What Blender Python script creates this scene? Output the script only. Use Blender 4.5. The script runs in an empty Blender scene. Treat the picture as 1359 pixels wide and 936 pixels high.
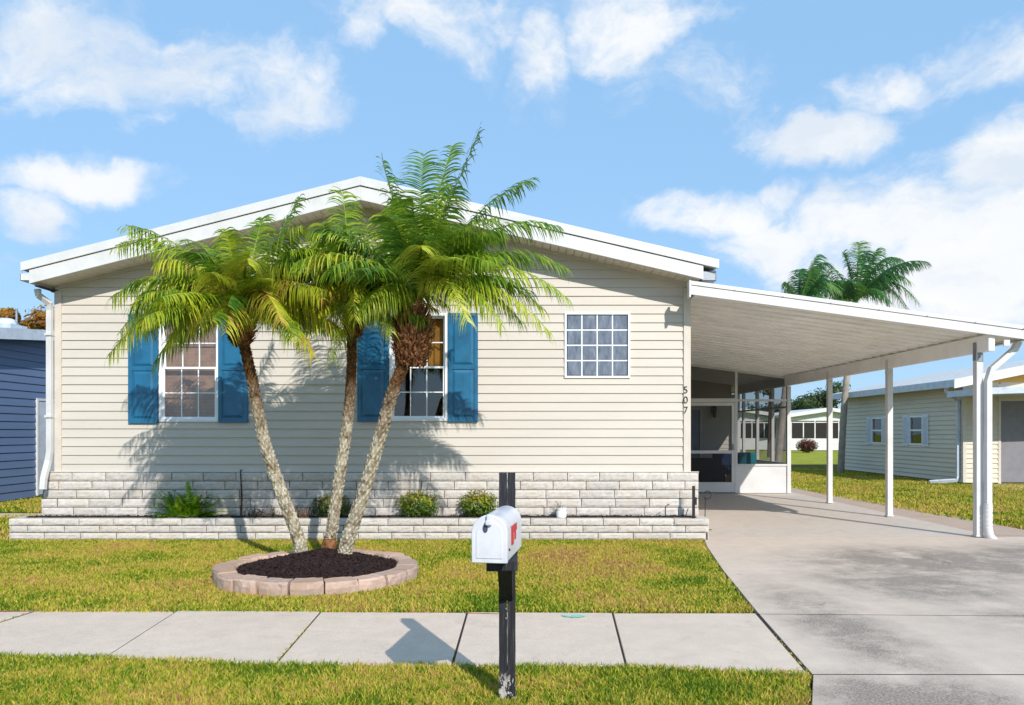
import bpy, math, random
import numpy as np
from mathutils import Vector, noise as mnoise

random.seed(7); rng = np.random.default_rng(7)
scene = bpy.context.scene
COL = scene.collection
R = math.radians
F, CX, HY, H = 1020.0, 687.0, 574.0, 1.4      # focal length in px, vanishing point, eye height

def W(px, py, Y): return Vector(((px-CX)*Y/F, Y, H+(HY-py)*Y/F))
def G(px, py, z=0.0):
    Y = F*(H-z)/(py-HY); return Vector(((px-CX)*Y/F, Y, z))

# ------------------------------------------------------------------ materials
def lin(c):
    return tuple((v/12.92 if v <= .04045 else ((v+.055)/1.055)**2.4) for v in [q/255 for q in c]) + (1,)
class NT:
    def __init__(s, nt): s.nt = nt
    def n(s, typ, **kw):
        nd = s.nt.nodes.new(typ)
        for k, v in kw.items():
            if k.startswith('i_'):
                key = k[2:]; nd.inputs[int(key) if key.isdigit() else key.replace('_', ' ')].default_value = v
            else: setattr(nd, k, v)
        return nd
    def l(s, a, b): s.nt.links.new(a, b)
def new_mat(name):
    m = bpy.data.materials.new(name); m.use_nodes = True
    return m, NT(m.node_tree), m.node_tree.nodes['Principled BSDF']
def ramp(t, fac, stops):
    r = t.n('ShaderNodeValToRGB'); e = r.color_ramp.elements
    while len(e) < len(stops): e.new(.5)
    for k, (p, c) in enumerate(stops):
        e[k].position = p; e[k].color = c if len(c) == 4 else tuple(c)+(1,)
    t.l(fac, r.inputs[0]); return r.outputs[0]
def noise(t, scale, detail=5, rough=.55, vec=None, dist=0):
    n = t.n('ShaderNodeTexNoise'); n.inputs['Scale'].default_value = scale
    n.inputs['Detail'].default_value = detail; n.inputs['Roughness'].default_value = rough
    n.inputs['Distortion'].default_value = dist
    if vec is not None: t.l(vec, n.inputs['Vector'])
    return n.outputs['Fac']
def pos(t): return t.n('ShaderNodeNewGeometry').outputs['Position']
def scaled(t, v, sc):
    m = t.n('ShaderNodeVectorMath', operation='MULTIPLY'); t.l(v, m.inputs[0]); m.inputs[1].default_value = sc
    return m.outputs[0]
def mixc(t, fac, a, b, mode='MIX'):
    m = t.n('ShaderNodeMix', data_type='RGBA', blend_type=mode)
    for sock, v in ((m.inputs[0], fac), (m.inputs[6], a), (m.inputs[7], b)):
        if isinstance(v, (int, float, tuple)): sock.default_value = v
        else: t.l(v, sock)
    return m.outputs[2]
def math_(t, op, a, b=0.0, clamp=False):
    m = t.n('ShaderNodeMath', operation=op); m.use_clamp = clamp
    for sock, v in ((m.inputs[0], a), (m.inputs[1], b)):
        if isinstance(v, (int, float)): sock.default_value = v
        else: t.l(v, sock)
    return m.outputs[0]
def bump(t, b, height, strength=.3, dist=.01):
    n = t.n('ShaderNodeBump'); n.inputs['Strength'].default_value = strength; n.inputs['Distance'].default_value = dist
    t.l(height, n.inputs['Height']); t.l(n.outputs[0], b.inputs['Normal'])
def mat(name, c, rough=.6, var=.12, scale=6, bmp=0, bscale=60, metal=0, spec=.5, coat=0, c2=None):
    """base colour with a slow mottling (dirt and fading) and an optional bump"""
    m, t, b = new_mat(name)
    c = lin(c); c2 = lin(c2) if c2 else tuple(v*(1-var*2.2) for v in c[:3])+(1,)
    p = pos(t)
    f = noise(t, scale, 6, .6, p)
    t.l(ramp(t, f, [(.34, c2), (.58, c)]), b.inputs['Base Color'])
    b.inputs['Roughness'].default_value = rough; b.inputs['Metallic'].default_value = metal
    b.inputs['Specular IOR Level'].default_value = spec
    if coat: b.inputs['Coat Weight'].default_value = coat
    if bmp: bump(t, b, noise(t, bscale, 4, .6, p), bmp, .01)
    return m

M = {}
def siding_mat(name, c, grime=.1):
    m, t, b = new_mat(name); p = pos(t); c = lin(c)
    f = noise(t, 1.3, 6, .65, scaled(t, p, (.35, .35, 1.8)))
    f2 = noise(t, 90, 2, .5, scaled(t, p, (.08, .08, 1)))
    col = ramp(t, f, [(.3, tuple(v*(1-grime) for v in c[:3])), (.62, c)])
    col = mixc(t, math_(t, 'MULTIPLY', f2, .10), col, tuple(v*.6 for v in c[:3])+(1,))
    t.l(col, b.inputs['Base Color']); b.inputs['Roughness'].default_value = .5
    b.inputs['Specular IOR Level'].default_value = .3
    bump(t, b, f2, .12, .004)
    return m
M['siding'] = siding_mat('cream vinyl siding', (205, 197, 185))
M['siding_blue'] = siding_mat('blue vinyl siding', (98, 118, 152), .12)
M['siding_neighbor'] = siding_mat('beige vinyl siding', (214, 205, 184), .12)
M['siding_yellow'] = siding_mat('yellow vinyl siding', (226, 176, 84), .1)
M['trim'] = mat('cream trim', (207, 197, 184), .5, .04)
M['white'] = mat('white painted aluminium', (213, 212, 210), .42, .05, 3, .05, 30)
M['soffit'] = mat('soffit vinyl', (214, 204, 188), .55, .05)
M['vinyl'] = mat('white vinyl frame', (236, 238, 240), .4, .03)
M['white_nb'] = mat('pale grey fascia', (196, 204, 214), .5, .08)
M['pan'] = mat('carport ceiling enamel', (250, 248, 246), .38, .06, 2.2, spec=.5)
M['roofing'] = mat('white membrane roofing', (208, 208, 206), .7, .1)
M['shutter'] = mat('blue shutter paint', (28, 102, 140), .38, .14, 5, .12, 120, coat=.15)
M['shutter_w'] = mat('pale blue shutter paint', (214, 222, 234), .5, .04)
M['grille'] = mat('galvanised metal', (150, 155, 160), .4, .1, metal=.6)
M['dark'] = mat('dark interior', (40, 36, 34), .9, .1)
M['black_paint'] = None
M['iron'] = mat('black wrought iron', (22, 22, 24), .5, .1)
M['blind'] = mat('tan fabric blind', (214, 164, 126), .8, .12, 9, .1, 200)
M['blind_amber'] = mat('amber curtain', (206, 150, 66), .8, .2, 5, .1, 100)
M['door_grey'] = mat('grey blue door paint', (150, 164, 186), .5, .05)
M['garage'] = mat('warm grey door paint', (128, 126, 130), .55, .06)
M['red'] = mat('red plastic flag', (200, 20, 34), .45, .08)
M['mailbox'] = mat('white mailbox plastic', (216, 216, 220), .36, .07, 8, .05, 60, coat=.2)
M['mailbox_mark'] = mat('embossed grey mark', (70, 76, 96), .5, .1)
M['teal'] = mat('teal cushion', (18, 128, 138), .8, .1)
M['navy'] = mat('navy cushion', (26, 52, 92), .8, .1)
M['rattan'] = mat('dark rattan', (34, 30, 32), .7, .3, 60, .6, 120)
M['pot'] = mat('white glazed pot', (232, 232, 228), .3, .05)
M['clay_line'] = mat('orange marking paint', (214, 120, 84), .8, .3, 20)
M['mint'] = mat('mint marking paint', (140, 214, 196), .8, .2, 30)
M['soil'] = mat('dark soil', (52, 38, 30), .95, .5, 30, .8, 60, c2=(24, 17, 13))
M['number'] = mat('dark bronze', (44, 38, 36), .45, .1)
M['asphalt'] = mat('asphalt', (70, 70, 72), .9, .2, 12, .4, 200)
M['blueroof'] = mat('grey blue roofing', (120, 140, 160), .6, .1)

def concrete(name, c, dark=.25, stain=None, cracks=True):
    m, t, b = new_mat(name); p = pos(t); c = lin(c)
    big = noise(t, .7, 8, .62, p, .3); mid = noise(t, 5.5, 8, .7, p); fine = noise(t, 130, 3, .7, p)
    col = ramp(t, big, [(.3, tuple(v*(1-dark) for v in c[:3])), (.6, c)])
    col = mixc(t, .5, col, ramp(t, mid, [(.3, tuple(v*.78 for v in c[:3])), (.65, tuple(min(1, v*1.05) for v in c[:3]))]))
    col = mixc(t, .6, col, ramp(t, fine, [(.32, (.55, .53, .51)), (.5, (1, 1, 1)), (.8, (1.0, 1.0, 1.0))]), 'MULTIPLY')
    if stain:     # mildew blooms: ragged dark film with fixed places on the slab
        acc = None
        for (cx, cy, rx, ry, s) in stain:
            d = t.n('ShaderNodeVectorMath', operation='SUBTRACT'); t.l(p, d.inputs[0]); d.inputs[1].default_value = (cx, cy, 0)
            d2 = scaled(t, d.outputs[0], (1/rx, 1/ry, 0))
            ln = t.n('ShaderNodeVectorMath', operation='LENGTH'); t.l(d2, ln.inputs[0])
            v = math_(t, 'MULTIPLY', math_(t, 'SUBTRACT', 1.0, ln.outputs['Value'], True), s)
            acc = v if acc is None else math_(t, 'MAXIMUM', acc, v)
        n1 = noise(t, 1.9, 12, .74, p, .1)
        n2 = noise(t, 70, 6, .8, p)
        k = math_(t, 'MULTIPLY', acc, math_(t, 'MULTIPLY', math_(t, 'SUBTRACT', n1, .33, True), 9.0), True)
        k = math_(t, 'MULTIPLY', k, math_(t, 'ADD', math_(t, 'MULTIPLY', math_(t, 'SUBTRACT', n2, .38, True), 3.4, True), .25, True), True)
        col = mixc(t, math_(t, 'MULTIPLY', k, .85), col, lin((74, 67, 63)))
    if not cracks:
        k = math_(t, 'MULTIPLY', math_(t, 'SUBTRACT', noise(t, 3.3, 9, .75, p, .5), .56, True), 2.2, True)
        col = mixc(t, k, col, lin((138, 124, 110)))
    # hairline cracks
    vo = t.n('ShaderNodeTexVoronoi', feature='DISTANCE_TO_EDGE'); vo.inputs['Scale'].default_value = .42
    wv = t.n('ShaderNodeVectorMath', operation='ADD'); t.l(p, wv.inputs[0])
    nn = t.n('ShaderNodeTexNoise'); nn.inputs['Scale'].default_value = 2.0; nn.inputs['Detail'].default_value = 6; t.l(p, nn.inputs['Vector'])
    t.l(scaled(t, nn.outputs['Color'], (.5, .5, .5)), wv.inputs[1]); t.l(wv.outputs[0], vo.inputs['Vector'])
    cr = math_(t, 'LESS_THAN', vo.outputs['Distance'], .0022)
    gate = math_(t, 'GREATER_THAN', noise(t, .9, 2, .5, p), .56)
    col = mixc(t, math_(t, 'MULTIPLY', math_(t, 'MULTIPLY', cr, gate), .55 if cracks else 0), col, (.10, .09, .08, 1))
    t.l(col, b.inputs['Base Color']); b.inputs['Roughness'].default_value = .85
    b.inputs['Specular IOR Level'].default_value = .25
    bump(t, b, math_(t, 'ADD', fine, math_(t, 'MULTIPLY', mid, .6)), .35, .004)
    return m
M['sidewalk'] = concrete('sidewalk concrete', (220, 200, 181), .12, cracks=False)
M['driveway'] = concrete('driveway concrete', (215, 196, 178), .13,
    [(4.5, 8.3, 2.0, 1.5, .85), (6.3, 8.6, 1.5, 1.5, .9), (4.6, 5.8, 1.8, 1.0, .6), (3.7, 7.2, 1.3, 1.3, .7), (2.1, 4.0, .8, .7, .9), (2.35, 5.6, .5, 2.2, .7)])
M['slab'] = concrete('carport slab concrete', (207, 194, 181), .12, cracks=False)
M['kerbstone'] = M['sidewalk']

def block_mat(name, c, rand=.2, tint=None):
    m, t, b = new_mat(name); p = pos(t); c = lin(c)
    at = t.n('ShaderNodeAttribute', attribute_name='tone')
    f = noise(t, 22, 8, .7, p); g = noise(t, 3.0, 5, .6, p)
    col = ramp(t, f, [(.28, tuple(v*.72 for v in c[:3])), (.5, c), (.8, tuple(min(1, v*1.08) for v in c[:3]))])
    lo = tuple((1-rand) for _ in range(3)); hi = (1.04, 1.03, 1.02)
    col = mixc(t, 1.0, col, ramp(t, at.outputs['Fac'], [(0, lo), (1, hi)]), 'MULTIPLY')
    if tint:
        col = mixc(t, ramp(t, g, [(.45, (0, 0, 0)), (.7, (.6, .6, .6))]), col, lin(tint))
    t.l(col, b.inputs['Base Color']); b.inputs['Roughness'].default_value = .85
    b.inputs['Specular IOR Level'].default_value = .2
    bump(t, b, noise(t, 45, 8, .75, p), .7, .012)
    return m
M['block'] = block_mat('whitewashed split block', (207, 200, 192), .16, (192, 180, 164))
M['mortar'] = mat('dark mortar', (92, 82, 76), .9, .2)  # dark brownish grey joint colour
M['edging'] = block_mat('pinkish concrete edging', (208, 180, 164), .28, (182, 148, 116))
M['mulch'] = block_mat('dark mulch', (62, 46, 44), .65)
M['paver'] = block_mat('pinkish paver gravel', (202, 180, 162), .2, (178, 148, 130))

def leaf_mat(name, stops, rough=.45, trans=.35, nscale=3):
    """stops: colours along the per-leaf value 'tone'"""
    m, t, b = new_mat(name)
    at = t.n('ShaderNodeAttribute', attribute_name='tone')
    n = noise(t, nscale, 4, .6, pos(t))
    f = math_(t, 'ADD', at.outputs['Fac'], math_(t, 'MULTIPLY', math_(t, 'SUBTRACT', n, .5), .7), True)
    col = ramp(t, f, [(p, lin(c)) for p, c in stops])
    t.l(col, b.inputs['Base Color']); b.inputs['Roughness'].default_value = rough
    b.inputs['Specular IOR Level'].default_value = .4
    tr = t.n('ShaderNodeBsdfTranslucent'); t.l(mixc(t, .5, col, (.35, .42, .04, 1), 'MIX'), tr.inputs[0])
    mx = t.n('ShaderNodeMixShader'); mx.inputs[0].default_value = trans
    t.l(b.outputs[0], mx.inputs[1]); t.l(tr.outputs[0], mx.inputs[2])
    t.l(mx.outputs[0], m.node_tree.nodes['Material Output'].inputs[0])
    return m
M['frond_y'] = leaf_mat('yellow green frond', [(0, (46, 94, 28)), (.3, (108, 146, 32)), (.65, (174, 190, 42)), (.93, (214, 208, 66)), (1, (196, 160, 80))], .42, .42)
M['frond_g'] = leaf_mat('green frond', [(0, (44, 92, 38)), (.3, (96, 142, 42)), (.65, (158, 184, 48)), (1, (216, 214, 80))], .42, .42)
M['frond_far'] = leaf_mat('dark green frond', [(0, (34, 84, 50)), (.5, (66, 124, 62)), (1, (134, 168, 74))])
M['fern'] = leaf_mat('bright fern', [(0, (60, 110, 14)), (.5, (110, 160, 20)), (1, (160, 190, 36))])
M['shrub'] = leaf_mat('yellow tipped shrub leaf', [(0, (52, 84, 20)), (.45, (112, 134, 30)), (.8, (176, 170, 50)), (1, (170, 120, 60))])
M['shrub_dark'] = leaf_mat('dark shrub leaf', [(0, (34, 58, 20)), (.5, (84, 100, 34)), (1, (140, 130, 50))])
M['tree_dark'] = leaf_mat('dark tree leaf', [(0, (26, 44, 26)), (.5, (52, 74, 40)), (1, (96, 106, 60))])
M['tree_orange'] = leaf_mat('orange brown tree leaf', [(0, (104, 66, 18)), (.5, (168, 108, 24)), (1, (170, 140, 40))])
M['bush_red'] = leaf_mat('dark red bush leaf', [(0, (50, 14, 18)), (.6, (100, 28, 34)), (1, (120, 56, 44))])
M['dry'] = leaf_mat('dry brown twig', [(0, (56, 40, 32)), (.5, (100, 76, 58)), (1, (146, 120, 90))], .8, .1)
M['grass'] = None
def grass_mat(name, shift):
    m, t, b = new_mat(name); p = pos(t)
    at = t.n('ShaderNodeAttribute', attribute_name='tone')
    n = noise(t, .9, 8, .68, p, .3); n2 = noise(t, 16, 4, .6, p)
    f = math_(t, 'ADD', math_(t, 'ADD', math_(t, 'MULTIPLY', n, 1.75), -.30), math_(t, 'ADD', math_(t, 'MULTIPLY', math_(t, 'SUBTRACT', at.outputs['Fac'], .5), .55), math_(t, 'MULTIPLY', math_(t, 'SUBTRACT', n2, .5), .8)))
    dv = t.n('ShaderNodeVectorMath', operation='SUBTRACT'); t.l(p, dv.inputs[0]); dv.inputs[1].default_value = (.95, 8.3, 0)
    ln = t.n('ShaderNodeVectorMath', operation='LENGTH'); t.l(scaled(t, dv.outputs[0], (.9, .8, 0)), ln.inputs[0])
    f = math_(t, 'ADD', f, math_(t, 'MULTIPLY', math_(t, 'SUBTRACT', 1.0, ln.outputs['Value'], True), .35))
    f = math_(t, 'ADD', f, shift)
    col = ramp(t, f, [(.28, lin((78, 116, 26))), (.43, lin((140, 158, 36))), (.60, lin((200, 192, 66))), (.76, lin((216, 184, 96))), (.92, lin((176, 136, 92)))])
    t.l(col, b.inputs['Base Color']); b.inputs['Roughness'].default_value = .6; b.inputs['Specular IOR Level'].default_value = .2
    tr = t.n('ShaderNodeBsdfTranslucent'); t.l(col, tr.inputs[0])
    mx = t.n('ShaderNodeMixShader'); mx.inputs[0].default_value = .3
    t.l(b.outputs[0], mx.inputs[1]); t.l(tr.outputs[0], mx.inputs[2])
    t.l(mx.outputs[0], m.node_tree.nodes['Material Output'].inputs[0])
    return m
M['grass'] = grass_mat('lawn grass', 0.0); M['grass_verge'] = grass_mat('verge grass', -.07)
def lawn_base_mat(name, a, b_, c_):
    m, t, b = new_mat(name); p = pos(t)
    n = noise(t, .9, 8, .68, p, .3); n2 = noise(t, 60, 4, .7, p)
    f = math_(t, 'ADD', math_(t, 'MULTIPLY', n, 1.0), math_(t, 'MULTIPLY', math_(t, 'SUBTRACT', n2, .5), .9))
    t.l(ramp(t, f, [(.25, lin(a)), (.5, lin(b_)), (.8, lin(c_))]), b.inputs['Base Color'])
    b.inputs['Roughness'].default_value = .95; b.inputs['Specular IOR Level'].default_value = .1
    bump(t, b, n2, 1, .03)
    return m
M['lawn_base'] = lawn_base_mat('lawn thatch', (62, 78, 20), (104, 100, 40), (122, 98, 58))
M['ground_far'] = lawn_base_mat('far lawn', (110, 130, 34), (156, 160, 52), (176, 162, 84))

def trunk_mat(name, hi, lo, zsplit, zw):
    m, t, b = new_mat(name); p = pos(t)
    sp = t.n('ShaderNodeSeparateXYZ'); t.l(p, sp.inputs[0])
    n = noise(t, 14, 8, .7, p); n3 = noise(t, 4, 4, .6, p)
    at = t.n('ShaderNodeAttribute', attribute_name='tone')
    k = math_(t, 'DIVIDE', math_(t, 'SUBTRACT', math_(t, 'ADD', sp.outputs[2], math_(t, 'MULTIPLY', n3, .8)), zsplit), zw, True)
    base = ramp(t, n, [(.30, lin((84, 70, 56))), (.43, lin((150, 138, 116))), (.56, lin((200, 194, 172))), (.68, lin((206, 200, 176))), (.76, lin((186, 178, 96)))])
    top = ramp(t, n, [(.3, lin((40, 26, 18))), (.7, lin(hi))])
    col = mixc(t, k, base, top)
    col = mixc(t, 1.0, col, ramp(t, at.outputs['Fac'], [(0, (.5, .46, .44)), (1, (1.2, 1.18, 1.15))]), 'MULTIPLY')
    t.l(col, b.inputs['Base Color']); b.inputs['Roughness'].default_value = .9; b.inputs['Specular IOR Level'].default_value = .15
    bump(t, b, noise(t, 70, 5, .7, p), .8, .01)
    return m
M['trunk'] = trunk_mat('lichened palm trunk', (142, 104, 66), (178, 164, 124), 1.75, .6)
M['boot'] = trunk_mat('fibrous palm boot', (190, 134, 92), (150, 100, 64), -1, .1)
M['trunk_far'] = mat('grey smooth palm trunk', (164, 152, 138), .85, .15, 5, .6, 20)
M['bark'] = mat('brown bark', (84, 64, 48), .95, .3, 20, .8, 40)

def glass_mat(name, tint=(1, 1, 1), refl=.9):
    m = bpy.data.materials.new(name); m.use_nodes = True; t = NT(m.node_tree); nt = m.node_tree
    nt.nodes.remove(nt.nodes['Principled BSDF'])
    tr = t.n('ShaderNodeBsdfTransparent'); tr.inputs[0].default_value = tuple(tint)+(1,)
    gl = t.n('ShaderNodeBsdfGlossy'); gl.inputs['Roughness'].default_value = .015; gl.inputs[0].default_value = (refl, refl, refl, 1)
    fr = t.n('ShaderNodeFresnel'); fr.inputs[0].default_value = 1.5
    k = math_(t, 'ADD', math_(t, 'MULTIPLY', fr.outputs[0], 1.1), .02, True)
    bp = t.n('ShaderNodeBump'); bp.inputs['Strength'].default_value = .05; bp.inputs['Distance'].default_value = .05
    t.l(noise(t, 1.5, 2, .5, pos(t)), bp.inputs['Height']); t.l(bp.outputs[0], gl.inputs['Normal'])
    mx = t.n('ShaderNodeMixShader'); t.l(k, mx.inputs[0]); t.l(tr.outputs[0], mx.inputs[1]); t.l(gl.outputs[0], mx.inputs[2])
    t.l(mx.outputs[0], nt.nodes['Material Output'].inputs[0]); return m
M['glass'] = glass_mat('window glass', (.86, .88, .9))
def screen_mat(name, open_, c):
    m = bpy.data.materials.new(name); m.use_nodes = True; t = NT(m.node_tree); nt = m.node_tree
    b = nt.nodes['Principled BSDF']; b.inputs['Base Color'].default_value = lin(c); b.inputs['Roughness'].default_value = .6
    tr = t.n('ShaderNodeBsdfTransparent'); mx = t.n('ShaderNodeMixShader')
    v = math_(t, 'ADD', math_(t, 'MULTIPLY', noise(t, 1.2, 3, .5, pos(t)), .06), open_-.03)
    t.l(v, mx.inputs[0]); t.l(b.outputs[0], mx.inputs[1]); t.l(tr.outputs[0], mx.inputs[2])
    t.l(mx.outputs[0], nt.nodes['Material Output'].inputs[0]); return m
M['screen'] = screen_mat('dark insect screen', .42, (34, 34, 36))
def block_glass():
    m, t, b = new_mat('wavy glass block'); p = pos(t)
    n = noise(t, 16, 5, .6, scaled(t, p, (1, 1, .35)), .5)
    t.l(ramp(t, n, [(.3, lin((82, 90, 104))), (.6, lin((118, 126, 140))), (.8, lin((154, 160, 168)))]), b.inputs['Base Color'])
    b.inputs['Roughness'].default_value = .1; b.inputs['Coat Weight'].default_value = .5
    bump(t, b, noise(t, 12, 3, .5, scaled(t, p, (1, 1, .3)), .4), .5, .02); return m
M['glassblock'] = block_glass()
def post_mat():
    m, t, b = new_mat('weathered black post'); p = pos(t)
    sp = t.n('ShaderNodeSeparateXYZ'); t.l(p, sp.inputs[0])
    g = noise(t, 14, 8, .7, scaled(t, p, (5, 5, .35)))
    col = ramp(t, g, [(.3, lin((16, 16, 19))), (.55, lin((40, 40, 46))), (.72, lin((84, 82, 86)))])
    k = math_(t, 'SUBTRACT', .16, sp.outputs[2], True)
    k = math_(t, 'MULTIPLY', math_(t, 'MULTIPLY', k, 14, True), math_(t, 'GREATER_THAN', noise(t, 40, 5, .7, scaled(t, p, (1, 1, .5))), .53))
    t.l(mixc(t, k, col, lin((186, 178, 170))), b.inputs['Base Color'])
    b.inputs['Roughness'].default_value = .75
    bump(t, b, g, 1, .012); return m
M['black_paint'] = post_mat()

# ------------------------------------------------------------------ object helpers
class MB:
    def __init__(s): s.v = []; s.f = []; s.t = []
    def add(s, vs, fs, tone=None):
        o = len(s.v); s.v += [tuple(v) for v in vs]; s.f += [tuple(i+o for i in f) for f in fs]
        s.t += [random.random() if tone is None else tone]*len(vs); return s
    def box(s, x0, x1, y0, y1, z0, z1, tone=None):
        return s.add([(x0,y0,z0),(x1,y0,z0),(x1,y1,z0),(x0,y1,z0),(x0,y0,z1),(x1,y0,z1),(x1,y1,z1),(x0,y1,z1)],
            [(0,3,2,1),(4,5,6,7),(0,1,5,4),(1,2,6,5),(2,3,7,6),(3,0,4,7)], tone)
    def prism(s, poly, a, vec, tone=None):
        """poly: list of 3-D points, extruded by vec"""
        n = len(poly); vec = Vector(vec); p = [Vector(q) for q in poly]
        return s.add(p+[q+vec for q in p], [tuple(range(n))[::-1], tuple(range(n, 2*n))]+[(i, (i+1) % n, n+(i+1) % n, n+i) for i in range(n)], tone)
    def tube(s, pts, rad, seg=10, cap=True, tone=None, sq=None):
        pts = [Vector(p) for p in pts]; n = len(pts)
        if not hasattr(rad, '__len__'): rad = [rad]*n
        vs = []; up = Vector((0, 0, 1)); prev = None
        for i, p in enumerate(pts):
            d = (pts[min(i+1, n-1)]-pts[max(i-1, 0)]).normalized()
            a = d.cross(up if abs(d.z) < .9 else Vector((0, 1, 0))) if prev is None else prev - d*prev.dot(d)
            a.normalize(); prev = a.copy(); b = d.cross(a)
            for k in range(seg):
                th = 2*math.pi*(k+(.5 if sq else 0))/seg
                ca, sa = math.cos(th), math.sin(th)
                if sq: ca *= sq[0]*1.414; sa *= sq[1]*1.414
                vs.append(p+a*ca*rad[i]+b*sa*rad[i])
        fs = [(i*seg+k, i*seg+(k+1) % seg, (i+1)*seg+(k+1) % seg, (i+1)*seg+k) for i in range(n-1) for k in range(seg)]
        if cap: fs += [tuple(range(seg))[::-1], tuple((n-1)*seg+k for k in range(seg))]
        return s.add(vs, fs, tone)
    def lathe(s, c, prof, seg=20, tone=None):
        c = Vector(c); vs = [c+Vector((r*math.cos(2*math.pi*k/seg), r*math.sin(2*math.pi*k/seg), z)) for r, z in prof for k in range(seg)]
        n = len(prof)
        return s.add(vs, [(i*seg+k, i*seg+(k+1) % seg, (i+1)*seg+(k+1) % seg, (i+1)*seg+k) for i in range(n-1) for k in range(seg)], tone)
    def build(s, name, m, parent=None, bevel=0, smooth=False, label=None, kind=None, cat=None, group=None):
        me = bpy.data.meshes.new(name); 
        off = Vector((0, 0, 0)); q = parent
        while q is not None: off = off + q.location; q = q.parent
        me.from_pydata([tuple(Vector(v)-off) for v in s.v], [], s.f); me.update()
        at = me.attributes.new('tone', 'FLOAT', 'POINT'); at.data.foreach_set('value', s.t)
        me.materials.append(m if not isinstance(m, str) else M[m])
        if smooth:
            me.shade_smooth()
            if smooth != 'all': me.set_sharp_from_angle(angle=R(35))
        o = bpy.data.objects.new(name, me); COL.objects.link(o)
        if parent is not None: o.parent = parent
        if bevel:
            b = o.modifiers.new('bevel', 'BEVEL'); b.width = bevel; b.segments = 2; b.limit_method = 'ANGLE'; b.angle_limit = R(50)
        tag(o, label, cat, group, kind); return o
def tag(o, label=None, cat=None, group=None, kind=None):
    for k, v in (('label', label), ('category', cat), ('group', group), ('kind', kind)):
        if v: o[k] = v
    return o
def thing(name, label, cat, loc=(0, 0, 0), group=None):
    o = bpy.data.objects.new(name, None); COL.objects.link(o); o.location = loc; o.empty_display_size = .2
    return tag(o, label, cat, group)
def B(name, m, parent, boxes, bevel=0, **kw):
    mb = MB()
    for b in boxes: mb.box(*b)
    return mb.build(name, m, parent, bevel, **kw)
def big_mesh(name, verts, tris_or_quads, nper, m, tone=None, **tags):
    """numpy mesh: verts (N,3), faces flat array with nper corners each"""
    me = bpy.data.meshes.new(name); nf = len(tris_or_quads)//nper
    me.vertices.add(len(verts)); me.vertices.foreach_set('co', verts.astype(np.float32).ravel())
    me.loops.add(len(tris_or_quads)); me.loops.foreach_set('vertex_index', tris_or_quads.astype(np.int32))
    me.polygons.add(nf); me.polygons.foreach_set('loop_start', np.arange(0, nf*nper, nper, dtype=np.int32))
    me.update(calc_edges=True)
    if tone is not None:
        at = me.attributes.new('tone', 'FLOAT', 'POINT'); at.data.foreach_set('value', tone.astype(np.float32))
    me.materials.append(M[m]); o = bpy.data.objects.new(name, me); COL.objects.link(o)
    return tag(o, **tags)

# ------------------------------------------------------------------ lapped siding
def lap_siding(mb, x0, x1, z0, ztop, pitch=.1195, lip=.016, holes=(), to=None, apex=None):
    """Courses of lapped siding on the plane y=0 facing -y; ztop(x) is the wall's top edge (piecewise linear).
    to(x,d,z) maps wall coordinates to the world, d = how far the face stands proud."""
    zmax = max(ztop(x0), ztop(x1), ztop(apex) if apex is not None else -9)
    z = z0
    def xr(zz):   # x range in which ztop >= zz
        N = 400; xs = [x0+(x1-x0)*i/N for i in range(N+1)]
        ok = [x for x in xs if ztop(x) >= zz-1e-6]
        if not ok: return None
        a, b = ok[0], ok[-1]; st = (x1-x0)/N
        if a > x0+1e-6:
            f0, f1 = ztop(a-st), ztop(a); a = a-st+st*(zz-f0)/(f1-f0)
        if b < x1-1e-6:
            f0, f1 = ztop(b), ztop(b+st); b = b+st*(zz-f0)/(f1-f0)
        return a, b
    while z < zmax-.002:
        zt = min(z+pitch, zmax)
        cuts = sorted({z, zt} | {h for hh in holes for h in hh[2:4] if z < h < zt} | {q for q in (ztop(x0), ztop(x1)) if z < q < zt})
        for a, b in zip(cuts[:-1], cuts[1:]):
            ra, rb = xr(a+1e-5), xr(b-1e-5)
            if ra is None: continue
            if rb is None: rb = ((ra[0]+ra[1])/2,)*2
            zm = (a+b)/2; hs = sorted([(h[0], h[1]) for h in holes if h[2] < zm < h[3]])
            segs = []; la, lb = ra[0], rb[0]
            for h0, h1 in hs: segs.append((la, h0, lb, h0)); la = lb = h1
            segs.append((la, ra[1], lb, rb[1]))
            def dep(q):     # vinyl profile: proud at the bottom lip, easing in to the top
                return lip*(1-(q-z)/pitch)
            for (a0, a1, b0, b1) in segs:
                if a1-a0 < .001 and b1-b0 < .001: continue
                da, db = dep(a), dep(b)
                mb.add([to(a0, da, a), to(a1, da, a), to(b1, db, b), to(b0, db, b)], [(0, 1, 2, 3)], .5)
                if abs(a-z) < 1e-6:
                    mb.add([to(a0, 0, a), to(a1, 0, a), to(a1, da, a), to(a0, da, a)], [(0, 1, 2, 3)], .5)
                    mb.add([to(a0, da, a), to(a1, da, a), to(a1, da, a-.001), to(a0, da, a-.001)], [(0, 1, 2, 3)], .5)
        z = zt
    return mb

# ------------------------------------------------------------------ setting: ground, walk, driveway, street
B('ground', 'ground_far', None, [(-300, 300, -250, 500, -.5, -.06)], kind='structure')
B('road', 'asphalt', None, [(-60, 60, -6, 2.72, -.2, -.05)], kind='structure')
B('kerb', 'kerbstone', None, [(-60, 1.3, 2.72, 2.9, -.3, -.005)], .02, kind='structure')
S_ = .0
def slab(mb, pts, top=0.0, th=.1):
    mb.prism([Vector((p[0], p[1], top-th)) for p in pts], 0, (0, 0, th))
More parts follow.
